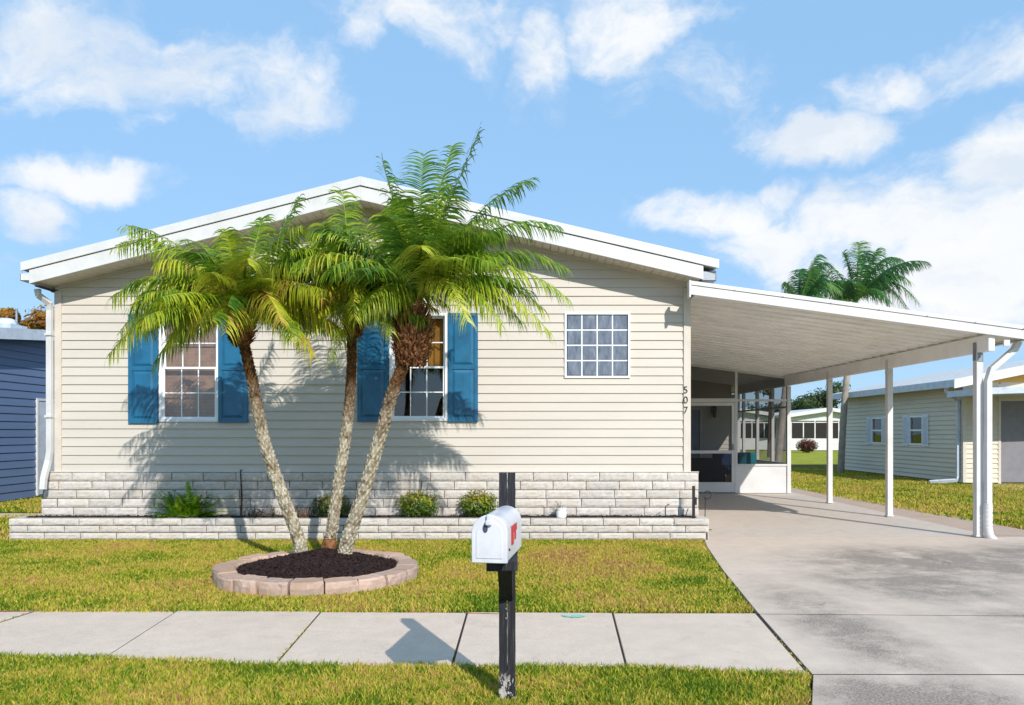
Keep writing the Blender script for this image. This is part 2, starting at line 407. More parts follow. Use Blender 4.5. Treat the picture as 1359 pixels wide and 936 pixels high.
# soil sheet showing in the joints
B('soil_bed', 'soil', None, [(-12, 9, 2.9, 10.4, -.058, -.035)], kind='structure')
EDGE = [(2.50, 10.36), (2.32, 9.45), (2.08, 7.8), (1.86, 5.97), (1.70, 4.45), (1.50, 3.94), (1.15, 2.9)]
def edge_x(y):
    for (xa, ya), (xb, yb) in zip(EDGE[:-1], EDGE[1:]):
        if yb <= y <= ya: return xa+(xb-xa)*(ya-y)/(ya-yb)
    return EDGE[0][0] if y > EDGE[0][1] else EDGE[-1][0]
g = .008
mb = MB()
slab(mb, [(edge_x(5.93)+g, 5.93+g), (8.2, 5.72+g), (8.2, 10.36-g), (2.50, 10.36-g), (2.32+g, 9.45), (2.08+g, 7.8)])
slab(mb, [(edge_x(4.45)+g, 4.45+g), (8.2, 4.43+g), (8.2, 5.72-g), (edge_x(5.93)+g, 5.93-g)])
slab(mb, [(1.15+g, 2.72), (8.2, 2.72), (8.2, 4.43-g), (edge_x(4.45)+g, 4.45-g), (1.50+g, 3.94), (1.15+g, 2.9)])
mb.build('driveway', 'driveway', None, .003, kind='structure')
mb = MB(); slab(mb, [(2.46, 10.36+g), (6.42, 10.36+g), (6.42, 21.4), (2.34, 21.4), (2.34, 10.40), (2.46, 10.40)], .001, .11)
mb.build('carport_floor', 'slab', None, .003, kind='structure')
# sidewalk panels between measured joints
J = [((-8.6, 6.02), (-8.9, 4.78)), ((-5.5, 6.02), (-5.75, 4.78)), ((-4.2, 6.02), (-4.42, 4.78))]
J = [(Vector((-9.5, 6.02, 0)), Vector((-9.9, 4.9, 0))), (Vector((-5.2, 6.02, 0)), Vector((-5.15, 4.9, 0))), (G(45, 811), Vector((-3.9, 4.88, 0)))]
J += [(G(235, 811), G(140, 872)), (G(425, 812), G(365, 881)), (G(620, 813), G(600, 883)), (G(813, 814), G(831, 884)), (Vector((edge_x(5.95)-.012, 5.95, 0)), Vector((edge_x(4.47)-.012, 4.47, 0)))]
J = [(Vector(a), Vector(b)) for a, b in J]
mb = MB()
for k, ((a, b), (c, d)) in enumerate(zip(J[:-1], J[1:])):
    gg = Vector((.007 if k != 3 else .003, 0, 0)); z = [0, .004, -.003, .002, -.002, .003, 0, .002][k]
    slab(mb, [b+gg, d-gg, c-gg, a+gg], z)
mb.build('sidewalk', 'sidewalk', None, .006, kind='structure')
mb = MB()
for (xa, ya, xb, yb, w) in ((2.4, 10.36, 8.2, 10.36, .03), (edge_x(5.93), 5.93, 8.2, 5.72, .03), (edge_x(4.45), 4.45, 8.2, 4.43, .03)):
    mb.prism([(xa, ya-w, -.03), (xb, yb-w, -.03), (xb, yb+w, -.03), (xa, ya+w, -.03)], 0, (0, 0, .0288))
for (a, b) in J:
    mb.prism([(a.x-.02, a.y, -.03), (b.x-.02, b.y, -.03), (b.x+.02, b.y, -.03), (a.x+.02, a.y, -.03)][::-1], 0, (0, 0, .0255))
mb.build('joint_filler', 'soil', None, kind='structure')
# gravel strip beside the carport slab
B('gravel_path', 'paver', None, [(6.44, 7.3, 10.37, 22, -.05, -.004)], kind='structure')
# spray paint marks on the walk
mb = MB()
c = G(758, 818)
for k in range(13):
    a = random.uniform(0, 6.28); rr = random.uniform(0, 1)**.5
    px, py = c.x+math.cos(a)*rr*.085, c.y-.02+math.sin(a)*rr*.045; r0 = random.uniform(.018, .034)
    mb.add([(px+math.cos(q*.785)*r0*random.uniform(.7, 1.2), py+math.sin(q*.785)*r0*random.uniform(.7, 1.2), .0065+k*.0002) for q in range(8)], [tuple(range(8))])
mb.build('paint_mark', 'mint', None, label='mint green spray paint blotch at the lawn edge of the sidewalk', cat='paint mark')
mb = MB(); a = G(618, 814.5); b = G(662, 815.5)
mb.add([(a.x, a.y-.012, .0065), (b.x, b.y-.01, .0065), (b.x, b.y+.004, .0065), (a.x, a.y+.008, .0065)], [(0, 1, 2, 3)])
mb.build('paint_mark', 'clay_line', None, label='thin orange paint line on the sidewalk edge just left of the mailbox post', cat='paint mark')
mb = MB(); a = G(-20, 812.5); b = G(44, 812.5)
mb.add([(a.x, a.y-.02, .0105), (b.x, b.y-.012, .0105), (b.x, b.y+.004, .0105), (a.x, a.y+.008, .0105)], [(0, 1, 2, 3)])
mb.build('paint_mark', 'clay_line', None, label='orange paint line on the sidewalk edge at the far left of the photo', cat='paint mark')

# lawn sheets
def sheet(name, pts, z, m): 
    mb = MB(); mb.add([(x, y, z) for x, y in pts], [tuple(range(len(pts)))]); return mb.build(name, m, None, kind='structure')
EL = [(x-.02, y) for x, y in EDGE]
sheet('lawn_front', [(-11, 6.03), (EL[3][0], 5.98), EL[2], EL[1], (2.4, 10.0), (-11, 10.0)], -.012, 'lawn_base')
sheet('lawn_side', [(-11, 10.0), (-6.35, 10.0), (-6.35, 26), (-11, 26)], -.016, 'lawn_base')
sheet('lawn_verge', [(-11, 2.9), (1.13, 2.9), (1.48, 3.94), (EL[4][0]-.0, 4.45), (EL[4][0], 4.44), (J[6][1].x, J[6][1].y-.01), (J[5][1].x, J[5][1].y-.01), (J[4][1].x, J[4][1].y-.01), (J[3][1].x, J[3][1].y-.01), (-3.9, 4.87), (-11, 4.89)], -.012, 'lawn_base')
sheet('lawn_right', [(7.3, 10.4), (30, 10.4), (30, 34), (7.3, 34)], -.012, 'lawn_base')

# ------------------------------------------------------------------ grass blades (stuff)
def pts_in(n, fn, x0, x1, y0, y1):
    x = rng.uniform(x0, x1, n); y = rng.uniform(y0, y1, n); k = fn(x, y); return x[k], y[k]
_ey = np.array([e[1] for e in EDGE[::-1]]); _ex = np.array([e[0] for e in EDGE[::-1]])
def ex_np(y): return np.interp(y, _ey, _ex)
_nearx = np.array([-9.9, -5.15, -3.9]+[J[i][1].x for i in (3, 4, 5, 6, 7)]); _neary = np.array([4.9, 4.9, 4.88]+[J[i][1].y for i in (3, 4, 5, 6, 7)])
def blades(x, y, z, h, w, name, label, bend=.5, quad=True, m_='grass'):
    n = len(x); az = rng.uniform(0, 2*np.pi, n); lean = rng.uniform(.1, 1.1, n)*bend
    hh = h*rng.uniform(.45, 1.25, n); ww = w*rng.uniform(.6, 1.3, n)
    la = rng.uniform(0, 2*np.pi, n); lx, ly = np.cos(la)*lean, np.sin(la)*lean
    dx, dy = np.cos(az)*ww, np.sin(az)*ww
    b0 = np.stack([x-dx, y-dy, np.full(n, z)], 1); b1 = np.stack([x+dx, y+dy, np.full(n, z)], 1)
    mx, my, mz = x+lx*hh*.45, y+ly*hh*.45, z+hh*.62
    m0 = np.stack([mx-dx*.75, my-dy*.75, mz], 1); m1 = np.stack([mx+dx*.75, my+dy*.75, mz], 1)
    tp = np.stack([x+lx*hh*1.15, y+ly*hh*1.15, z+hh], 1)
    v = np.stack([b0, b1, m1, m0, tp], 1).reshape(-1, 3)
    i = np.arange(n)[:, None]*5
    f = np.concatenate([i+0, i+1, i+2, i+0, i+2, i+3, i+3, i+2, i+4], 1).ravel()
    return big_mesh(name, v, f, 3, m_, np.repeat(rng.uniform(0, 1, n), 5), kind='stuff', label=label, cat='grass')
# verge
def verge(x, y):
    ny = np.interp(x, _nearx, _neary)+.012*np.sin(x*9)+.01*np.sin(x*31)
    return (y < ny+rng.uniform(-.05, .035, len(x))) & (x < ex_np(y)-.01+rng.uniform(-.03, .02, len(x)))
x, y = pts_in(190000, verge, -4.2, 1.9, 3.2, 5.0)
blades(x, y, -.012, .036, .0032, 'grass', 'dense green grass on the verge between sidewalk and street', .9, m_='grass_verge')
def front(x, y):
    dr = ((x+1.95)**2+(y-7.5)**2)**.5
    return (y > 6.0+rng.uniform(-.03, .03, len(x))) & (y < 9.99) & (x < ex_np(y)-.02+rng.uniform(-.03, .02, len(x))) & (dr > .93)
x, y = pts_in(300000, front, -7.8, 2.5, 5.96, 10.0)
blades(x, y, -.012, .034, .0046, 'grass', 'yellowing front lawn between sidewalk and planter wall', .9)
def rightl(x, y):
    e = np.interp(y, [10.4, 11.2, 13, 16.8, 22], [7.45, 7.35, 7.1, 6.95, 6.97])
    return (x > e+rng.uniform(-.05, .05, len(x))) & ~((x > 11.98) & (y > 20.6))
x, y = pts_in(150000, rightl, 6.9, 15, 10.6, 30)
blades(x, y, -.012, .055, .009, 'grass', 'green side lawn between the carport and the beige neighbouring house', .9)
def leftl(x, y): return ((y > 10.0) | (x < -6.7)) & ~((x > -6.4)) & ~((y > 13.0) & (y < 13.5))
x, y = pts_in(40000, leftl, -10.3, -6.4, 9.6, 22)
blades(x, y, -.012, .05, .008, 'grass', 'green side lawn between the cream house and the blue house', .9)
B('stepping_path', 'sidewalk', None, [(-10.2, -6.5, 12.75, 13.25, -.03, .005)], .01, kind='structure')

xs, ys = [], []
for (a, b), n_, lo, hi in ((J[4], 130, .3, 1), (J[5], 20, .7, 1), (J[7], 60, .4, 1), (J[2], 160, 0, .8)):
    u = lo+(hi-lo)*rng.random(n_)**.8; u = lo+(hi-lo)*np.round((u-lo)/(hi-lo)*9+rng.normal(0, .25, n_))/9
    xs.append(a.x+(b.x-a.x)*u+rng.normal(0, .007, n_)); ys.append(a.y+(b.y-a.y)*u+rng.normal(0, .01, n_))
blades(np.concatenate(xs), np.concatenate(ys), -.006, .016, .003, 'weeds', 'small weeds sprouting in the joints of the sidewalk and driveway edge', 1.2)
# ------------------------------------------------------------------ the house
YF = 10.4; XL, XR, XA = -6.245, 2.325, -2.04
ZA, ZL, ZR = 4.717, 3.605, 3.64           # roof top at apex, left edge, right edge of the fascia
RL, RR = -6.44, 2.61                      # roof edges
def ztop_roof(x): return ZA-(XA-x)*(ZA-ZL)/(XA-RL) if x < XA else ZA-(x-XA)*(ZA-ZR)/(RR-XA)
house = thing('manufactured_home', 'cream sided single storey home with a white gable roof and blue shutters', 'house', (-1.96, YF, 0))
wt = lambda x: ztop_roof(x)-.275
# windows: x0,x1,z0,z1
def rect(px0, px1, py0, py1, Y=YF): 
    a = W(px0, py1, Y); b = W(px1, py0, Y); return a.x, b.x, a.z, b.z
w1 = rect(212, 291, 417, 560); w2 = rect(517, 594, 416, 559); w3 = rect(749, 836, 415, 502)
mb = MB(); ZS = 0.855
lap_siding(mb, XL+.02, XR-.02, ZS, wt, holes=[w1, w2, w3], to=lambda x, d, z: (x, YF-d, z), apex=XA)
mb.build('siding_wall', 'siding', house)
BACK = 30.0
mb = MB()
mb.box(XL, XL+.1, YF+.02, BACK, 0, 3.3); mb.box(XR-.1, XR, YF+.02, BACK, 0, 3.3); mb.box(XL, XR, BACK-.1, BACK, 0, 3.3)
mb.build('side_wall', 'siding', house)
B('floor_slab', 'dark', house, [(XL+.1, XR-.1, YF+.3, BACK-.1, .3, .6)])
B('inner_wall', 'dark', house, [(XL+.12, XR-.12, YF+2.2, YF+2.25, .6, 3.3)])
B('inner_ceiling', 'dark', house, [(XL+.12, XR-.12, YF+.3, BACK-.1, 3.28, 3.3)])
# corner trims
B('corner_trim', 'trim', house, [(XL-.01, XL+.085, YF-.03, YF+.05, ZS-.0, 3.31)], .005)
B('corner_trim', 'trim', house, [(XR-.085, XR+.012, YF-.03, YF+.05, ZS-.0, 3.345)], .005)
# frieze strip below the soffit
mb = MB()
for xa, xb in ((XL, XA), (XA, XR)):
    mb.prism([(xa, YF-.022, wt(xa)-.05), (xb, YF-.022, wt(xb)-.05), (xb, YF-.022, wt(xb)-.01), (xa, YF-.022, wt(xa)-.01)], 0, (0, .03, 0))
mb.build('frieze', 'trim', house)
# roof: membrane over, front fascia in two steps, soffit boards
YR = 9.95
mb = MB()
def gable_band(mb, x0, x1, dt, db, ya, yb):
    za = lambda x: ztop_roof(x)
    for xa, xb in ((x0, XA), (XA, x1)):
        mb.prism([(xa, ya, za(xa)-db), (xb, ya, za(xb)-db), (xb, ya, za(xb)-dt), (xa, ya, za(xa)-dt)], 0, (0, yb-ya, 0))
gable_band(mb, RL+.02, RR-.02, .02, .11, YR+.03, BACK+.3)
roof = mb.build('roof', 'roofing', house)
mb = MB(); gable_band(mb, RL, RR, 0, .115, YR, YR+.03); mb.build('roof_edge_trim', 'white', roof, .004)
mb = MB(); gable_band(mb, RL+.10, RR-.20, .125, .30, YR+.02, YR+.05)
mb.build('fascia', 'white', house, .004)
mb = MB()   # soffit with grooves running front to back
x = RL+.12
while x < RR-.22:
    x2 = min(x+.098, RR-.22)
    for xa, xb in ([(x, x2)] if not (x < XA < x2) else [(x, XA), (XA, x2)]):
        mb.prism([(xa, YR+.05, ztop_roof(xa)-.29), (xb, YR+.05, ztop_roof(xb)-.29), (xb, YR+.05, ztop_roof(xb)-.275), (xa, YR+.05, ztop_roof(xa)-.275)], 0, (0, YF-YR+.1, 0), .5)
    x += .104
mb.build('soffit', 'soffit', house)
# dark gap board above soffit and eave soffits, gutters
B('soffit_backing', 'dark', house, [(RL+.15, RL+.2, YR+.06, YF, 3.3, 3.32)])
mb = MB(); mb.box(RL+.12, XL, YF, BACK, 3.30, 3.33); mb.box(XR, RR-.22, YF, BACK, 3.33, 3.36); mb.build('eave_soffit', 'soffit', house)
def gutter(x0, x1, y0, y1, z0, z1, name, parent, m='white'):
    mb = MB(); t = .006; s = 1 if x1 > x0 else -1
    for (a, b, c, d) in ((x0, x0+s*t, z0, z1), (x0, x1, z0, z0+t), (x1-s*t, x1, z0, z1-.01)):
        mb.box(min(a, b), max(a, b), y0, y1, c, d)
    mb.box(min(x0, x1), max(x0, x1), y0, y0+t, z0, z1-.01)
    mb.box(min(x1, x1-s*.015), max(x1, x1-s*.015), y0, y1, z1-.012, z1)
    return mb.build(name, m, parent)
gutter(RL+.11, RL-.02, YR+.03, BACK, 3.37, 3.475, 'gutter', house)
gutter(RR-.21, RR-.02, YR+.08, BACK, 3.38, 3.51, 'gutter', house, 'grille')
# left downspout
p = [W(50, 384, 10.2), W(51, 392, 10.2), W(66, 403, 10.30), W(66, 412, 10.33), W(66, 600, 10.33), W(64, 612, 10.33), W(58, 636, 10.18), W(57, 650, 10.16)]
mb = MB(); mb.tube(p, 1, 4, True, .5, (.035, .03)); ds = mb.build('downspout', 'white', house, .004)
for z in (2.7, 1.6): q = W(66, 0, 10.33); B('bracket', 'white', ds, [(q.x-.045, q.x+.045, 10.28, 10.385, z, z+.03)])

# windows
def sash(x0, x1, z0, z1, y, mb, st=.028, cols=3, rows=2):
    mb.box(x0, x1, y, y+.03, z0, z0+st); mb.box(x0, x1, y, y+.03, z1-st, z1)
    mb.box(x0, x0+st, y+.001, y+.029, z0+st, z1-st); mb.box(x1-st, x1, y+.001, y+.029, z0+st, z1-st)
    gx0, gx1, gz0, gz1 = x0+st, x1-st, z0+st, z1-st
    for k in range(1, cols):
        xx = gx0+(gx1-gx0)*k/cols; mb.box(xx-.007, xx+.007, y+.010, y+.022, gz0, gz1)
    for k in range(1, rows):
        zz = gz0+(gz1-gz0)*k/rows; mb.box(gx0, gx1, y+.0085, y+.0235, zz-.007, zz+.007)
def house_window(r, curtain, label, upper):
    x0, x1, z0, z1 = r; y = YF-.03
    f = B('window', 'vinyl', house, [(x0, x0+.035, y, YF+.09, z0, z1), (x1-.035, x1, y, YF+.09, z0, z1), (x0+.035, x1-.035, y+.002, YF+.09, z0, z0+.04), (x0+.035, x1-.035, y+.002, YF+.09, z1-.035, z1)], .004, label=label)
    zm = (z0+z1)/2
    a, b = x0+.035, x1-.035
    m1 = MB(); sash(a, b, z0+.04, zm+.015, YF+.005, m1); m1.build('lower_sash', 'vinyl', f)
    m1 = MB(); sash(a, b, zm-.015, z1-.035, YF+.038, m1); m1.build('upper_sash', 'vinyl', f)
    B('glass', 'glass', f, [(a+.02, b-.02, YF+.020, YF+.022, z0+.06, zm), (a+.02, b-.02, YF+.053, YF+.055, zm, z1-.05)])
    m1 = MB()
    if curtain == 'blind':
        n = 30
        for k in range(n):
            zz = z0+.03+(z1-z0-.05)*k/n; h_ = (z1-z0-.05)/n
            m1.add([(a-.02, YF+.125, zz), (b+.02, YF+.125, zz), (b+.02, YF+.118, zz+h_*.97), (a-.02, YF+.118, zz+h_*.97)], [(0, 1, 2, 3)])
        m1.build('blind', 'blind', f)
    else:
        N = 60
        for k in range(N):
            xa = a-.02+(b-a+.04)*k/N; xb = a-.02+(b-a+.04)*(k+1)/N
            ya = YF+.15+.02*math.sin(k*.9); yb = YF+.15+.02*math.sin((k+1)*.9)
            m1.add([(xa, ya, zm+.02), (xb, yb, zm+.02), (xb, yb, z1), (xa, ya, z1)], [(0, 1, 2, 3)])
        m1.build('curtain', 'blind_amber', f)
    return f
house_window(w1, 'blind', 'window with a tan blind behind the left palm crown', 1)
house_window(w2, 'curtain', 'window with an amber curtain behind the middle and right palm trunks', 0)
# glass block window 4 x 4
x0, x1, z0, z1 = w3
f = B('glass_block_window', 'vinyl', house, [(x0, x0+.03, YF-.03, YF+.09, z0, z1), (x1-.03, x1, YF-.03, YF+.09, z0, z1), (x0+.03, x1-.03, YF-.028, YF+.09, z0, z0+.03), (x0+.03, x1-.03, YF-.028, YF+.09, z1-.03, z1)], .004, label='square window of sixteen glass blocks')
mb = MB(); jm = MB(); gw = (x1-x0-.06)/4; gh = (z1-z0-.06)/4
for i in range(4):
    for j in range(4):
        a, b = x0+.03+i*gw, z0+.03+j*gh
        mb.box(a+.009, a+gw-.009, YF-.014, YF+.06, b+.009, b+gh-.009)
mb.build('glass_block', 'glassblock', f, .008)
for k in range(1, 4):
    a = x0+.03+k*gw; jm.box(a-.0085, a+.0085, YF-.010, YF+.05, z0+.03, z1-.03)
    b = z0+.03+k*gh; jm.box(x0+.03, x1-.03, YF-.0085, YF+.052, b-.0085, b+.0085)
jm.build('mortar_grid', 'vinyl', f)
# shutters
def shutter(px0, px1, py0, py1):
    x0, x1, z0, z1 = rect(px0, px1, py0, py1); y = YF-.045
    mb = MB(); mb.box(x0, x1, y+.012, YF-.004, z0, z1)
    s = .05; zs = [z0, z0+(z1-z0)*.50, z1]
    mb.box(x0, x0+s, y, y+.012, z0, z1); mb.box(x1-s, x1, y, y+.012, z0, z1)
    for (za, zb) in ((z0, z0+s*1.1), (zs[1]-s*.5, zs[1]+s*.5), (z1-s, z1)): mb.box(x0+s, x1-s, y+.0005, y+.012, za, zb)
    sh = mb.build('shutter', 'shutter', house, .003)
    mb = MB()
    for za, zb in ((z0+s*1.1, zs[1]-s*.5), (zs[1]+s*.5, z1-s)):
        a0, a1, b0, b1 = x0+s+.014, x1-s-.014, za+.014, zb-.014; q = .03
        vs = [(a0, y+.0115, b0), (a1, y+.0115, b0), (a1, y+.0115, b1), (a0, y+.0115, b1), (a0+q, y-.001, b0+q), (a1-q, y-.001, b0+q), (a1-q, y-.001, b1-q), (a0+q, y-.001, b1-q)]
        mb.add(vs, [(0, 1, 5, 4), (1, 2, 6, 5), (2, 3, 7, 6), (3, 0, 4, 7), (4, 5, 6, 7)])
    mb.build('raised_panel', 'shutter', sh, .002)
for q in ((172, 211, 418, 562), (291, 330, 418, 561), (475, 516, 416, 560), (595, 634.5, 416, 560)): shutter(*q)
# house number
def text_mesh(ch, size, m, name, parent, loc, rotz=0, extrude=.004):
    cu = bpy.data.curves.new('tmp', 'FONT'); cu.body = ch; cu.size = size; cu.extrude = extrude; cu.bevel_depth = .0012; cu.align_x = 'CENTER'; cu.offset = -.002
    o = bpy.data.objects.new('tmp', cu); COL.objects.link(o)
    dg = bpy.context.evaluated_depsgraph_get(); me = bpy.data.meshes.new_from_object(o.evaluated_get(dg))
    COL.objects.unlink(o); bpy.data.objects.remove(o)
    me.materials.clear(); me.materials.append(M[m]); ob = bpy.data.objects.new(name, me); COL.objects.link(ob)
    off = Vector((0, 0, 0)); q = parent
    while q: off += q.location; q = q.parent
    ob.parent = parent; ob.location = Vector(loc)-off; ob.rotation_euler = (R(90), 0, rotz); return ob
for ch, py in (('5', 522), ('0', 535.3), ('7', 548.8)):
    q = W(910, py, YF-.036); text_mesh(ch, .135, 'number', 'house_number', house, q)

# split-face block walls
def blockwall(mb, x0, x1, z0, rows, rh, bl, yf, depth, seed, ragged=.0):
    rnd = random.Random(seed); gap = .010
    for r in range(rows):
        za, zb = z0+r*rh+gap*.5, z0+(r+1)*rh-gap*.5
        x = x0-(bl*.5 if r % 2 else 0)+rnd.uniform(-.03, .03)
        while x < x1-.02:
            L = bl*rnd.uniform(.93, 1.05); a, b = max(x, x0), min(x+L, x1); x += L+gap
            if b-a < .04: continue
            nx = max(3, int((b-a)/.035)); nz = 4; off = rnd.uniform(-.004, .005); tone = rnd.random()
            vs = []
            for j in range(nz+1):
                for i in range(nx+1):
                    u, v = i/nx, j/nz; edge = (i in (0, nx)) or (j in (0, nz))
                    xx, zz = a+(b-a)*u, za+(zb-za)*v
                    d = 0 if edge else .005+.011*(mnoise.noise(Vector((xx*11, zz*18, seed*3.1)))*.5+.5)+.0028*rnd.uniform(-1, 1)
                    if edge: d += rnd.uniform(-.002, .003)
                    vs.append((xx+(rnd.uniform(-.003, .003) if edge else 0), yf-off-d, zz+(rnd.uniform(-.002, .002) if edge else 0)))
            fs = [(j*(nx+1)+i, j*(nx+1)+i+1, (j+1)*(nx+1)+i+1, (j+1)*(nx+1)+i) for j in range(nz) for i in range(nx)]
            mb.add(vs, fs, tone)
            mb.box(a, b, yf-off+.001, yf+depth, za, zb, tone)
    return mb
mb = MB(); blockwall(mb, -6.40, 2.43, .275, 5, .1175, .44, 10.335, .06, 3)
mb.build('block_skirting', 'block', house)
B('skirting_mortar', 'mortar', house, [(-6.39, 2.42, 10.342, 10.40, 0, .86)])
mb = MB(); rnd = random.Random(5); x = -6.41     # ledge cap under siding
B('skirting_ledge', 'block', house, [(-6.41, 2.44, 10.33, YF, .8628, .872)], .003)

planter = thing('planter_wall', 'low white split block planter wall running along the front of the house', 'planter', (-2.05, 10, 0))
mb = MB(); blockwall(mb, -6.62, 2.49, .0, 2, .093, .45, 10.015, .13, 11)
blockwall(mb, -6.62, 2.49, .186, 1, .093, .45, 10.005, .14, 14)
mb.box(-6.62, -6.5, 10.03, 10.33, 0, .275); mb.box(2.37, 2.49, 10.03, 10.33, 0, .275)
mb.build('wall', 'block', planter)
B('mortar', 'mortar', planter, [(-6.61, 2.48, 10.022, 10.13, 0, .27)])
# soil as an uneven sheet
mb = MB(); NX = 220; NY = 6; vs = []
for j in range(NY+1):
    for i in range(NX+1):
        x = -6.5+(2.38+6.5)*i/NX; y = 10.13+.21*j/NY
        vs.append((x, y, .279+.022*mnoise.noise(Vector((x*5, y*8, 1)))+.012*mnoise.noise(Vector((x*24, y*24, 4)))))
mb.add(vs, [(j*(NX+1)+i, j*(NX+1)+i+1, (j+1)*(NX+1)+i+1, (j+1)*(NX+1)+i) for j in range(NY) for i in range(NX)])
for k in range(900):
    x = random.uniform(-6.4, 2.3); y = random.uniform(10.14, 10.32); r0 = random.uniform(.006, .016)
    c = Vector((x, y, .284)); d = Vector((random.uniform(-1, 1), random.uniform(-1, 1), random.uniform(-.3, .6)))*r0*1.6
    e = Vector((random.uniform(-1, 1), random.uniform(-1, 1), 0))*r0*.7
    mb.add([c-d, c+e, c+d, c-e, c+Vector((0, 0, r0))], [(0, 1, 4), (1, 2, 4), (2, 3, 4), (3, 0, 4)])
mb.build('soil', 'soil', planter)

# ------------------------------------------------------------------ entry wall (rear part of the house beyond the carport)
YE = 21.4
mb = MB()
dr = (3.9, 5.10)
d0, d1 = (895-CX)*YE/F, (931-CX)*YE/F
lap_siding(mb, XR, 5.95, .0, lambda x: 3.2, holes=[(d0, d1, 0, 2.05)], to=lambda x, d, z: (x, YE-d, z))
mb.box(XR, 5.95, YE+.03, YE+.12, 2.06, 3.2); mb.box(d1, 5.95, YE+.03, YE+.12, 0, 2.06); mb.box(XR, d0, YE+.03, YE+.12, 0, 2.06)
mb.box(5.87, 5.95, YE+.12, YE+4, 0, 3.2)
mb.build('entry_wall', 'siding', house)
dd = B('entry_door', 'door_grey', house, [(d0+.04, d1-.04, YE+.01, YE+.05, .02, 2.03)], .004)
B('door_frame', 'white', dd, [(d0, d0+.045, YE-.025, YE+.02, 0, 2.07), (d1-.045, d1, YE-.025, YE+.02, 0, 2.07), (d0+.045, d1-.045, YE-.024, YE+.02, 2.03, 2.07)])
B('door_glass', 'dark', dd, [(d0+.30, d1-.36, YE+.002, YE+.012, 1.2, 1.75)])
mb = MB(); mb.tube([(d1-.13, YE+.02, .98), (d1-.13, YE-.04, .98)], .03, 10); mb.build('handle', 'grille', dd, smooth=True)
q = W(948, 547, YE-.12)
mb = MB(); mb.box(q.x-.04, q.x+.04, YE-.03, YE, q.z-.05, q.z+.09); mb.tube([(q.x, YE-.02, q.z+.05), (q.x, YE-.06, q.z+.2), (q.x, YE-.13, q.z+.19)], .012, 8)
mb.lathe((q.x, YE-.13, 0), [(0, q.z+.19), (.03, q.z+.17), (.085, q.z+.12), (.09, q.z+.11), (.07, q.z+.10), (.055, q.z-.12), (.03, q.z-.15), (0, q.z-.17)], 8)
mb.build('wall_lantern', 'iron', house)

# ------------------------------------------------------------------ carport
carport = thing('carport', 'white flat roofed carport on slim posts attached to the right side of the house', 'carport', (4.3, 10.3, 0))
YC = 9.92
zc = lambda x: 3.36-.1345*(x-2.21)
XE = 6.60
mb = MB()
def cband(mb, x0, x1, dt, db, ya, yb): mb.prism([(x0, ya, zc(x0)-db), (x1, ya, zc(x1)-db), (x1, ya, zc(x1)-dt), (x0, ya, zc(x0)-dt)], 0, (0, yb-ya, 0))
cband(mb, 2.34, XE, .015, .06, YC+.03, 25.5)
mb.build('roof_pan', 'roofing', carport)
mb = MB()    # ribbed pan ceiling: panels run across the slope, each rib hangs 18 mm
y = YC+.04
while y < 25.4:
    cband(mb, 2.35, XE-.02, .062, .150, y, y+.014); cband(mb, 2.35, XE-.02, .118, .130, y+.014, y+.290)
    cband(mb, 2.35, XE-.02, .1165, .1285, y+.290, y+.305)
    y += .305
mb.build('ceiling', 'pan', carport)
mb = MB(); cband(mb, 2.235, XE, 0, .052, YC-.012, YC+.03); cband(mb, 2.235, XE, .058, .175, YC, YC+.03)
mb.build('fascia', 'white', carport, .003)
x = 2.8
while x < 6.7: mb = MB(); mb.tube([(x, YC-.013, zc(x)-.045), (x, YC-.019, zc(x)-.045)], .008, 6); x += .62; mb.build('fascia_screw', 'grille', carport)
B('fascia_end_cap', 'white', carport, [(2.21, 2.235, YC-.02, YC+.1, zc(2.22)-.215, zc(2.22)+.005)], .004)
PX = 6.15
B('beam', 'pan', carport, [(PX-.04, PX+.04, YC+.05, 21.5, 2.46, zc(PX+.04)-.152)], .004)
gutter(XE-.01, XE+.11, YC, 25.5, zc(XE)-.16, zc(XE)-.03, 'gutter', carport)
for k, px in enumerate((1298, 1180, 1101)):
    Yp = PX*F/(px-CX)
    post = B('post', 'white', carport, [(PX-.045, PX+.045, Yp-.045, Yp+.045, .012, 2.458)], .006)
    B('post_bracket', 'grille' if k == 0 else 'white', post, [(PX-.052, PX-.0455, Yp-.035, Yp+.035, 2.36, 2.60), (PX-.03, PX+.03, Yp-.052, Yp-.0455, 2.34, 2.62)], .002)
    for zz in (2.40, 2.5, 2.58): mb = MB(); mb.tube([(PX-.008, Yp-.0525, zz), (PX-.008, Yp-.058, zz)], .007, 6); mb.build('bolt', 'iron', post)
    B('post_base', 'white', post, [(PX-.055, PX+.055, Yp-.055, Yp+.055, .0125, .03)], .002)
# front downspout
Yd = 10.18
p = [Vector((XE+.03, Yd, 2.60)), Vector((XE-.02, Yd, 2.50)), W(1316, 490, Yd), W(1311, 506, Yd), W(1311, 560, Yd), W(1311, 668, Yd)]
mb = MB(); mb.tube(p, 1, 4, True, .5, (.042, .036)); ds = mb.build('downspout', 'white', carport, .004)
p = [W(1311, 668, Yd-.0), W(1311, 676, Yd), W(1311, 700, Yd), W(1313, 712, Yd-.02), W(1320, 718.5, Yd-.06), W(1341, 726, Yd-.2)]
P2 = []; RR_ = []
for i in range(60):
    t = i/59*(len(p)-1); a = int(min(t, len(p)-2)); u = t-a; P2.append(p[a].lerp(p[a+1], u)); RR_.append((.056+.004*math.sin(i*2.1))*(1-.55*max(0, (i-44)/15)))
mb = MB(); mb.tube(P2, RR_, 14, tone=.5); mb.build('corrugated_elbow', 'white', ds, smooth='all')
B('junction_box', 'white', carport, [(6.30, 6.38, YC+.035, YC+.06, 2.52, 2.60)], .004)

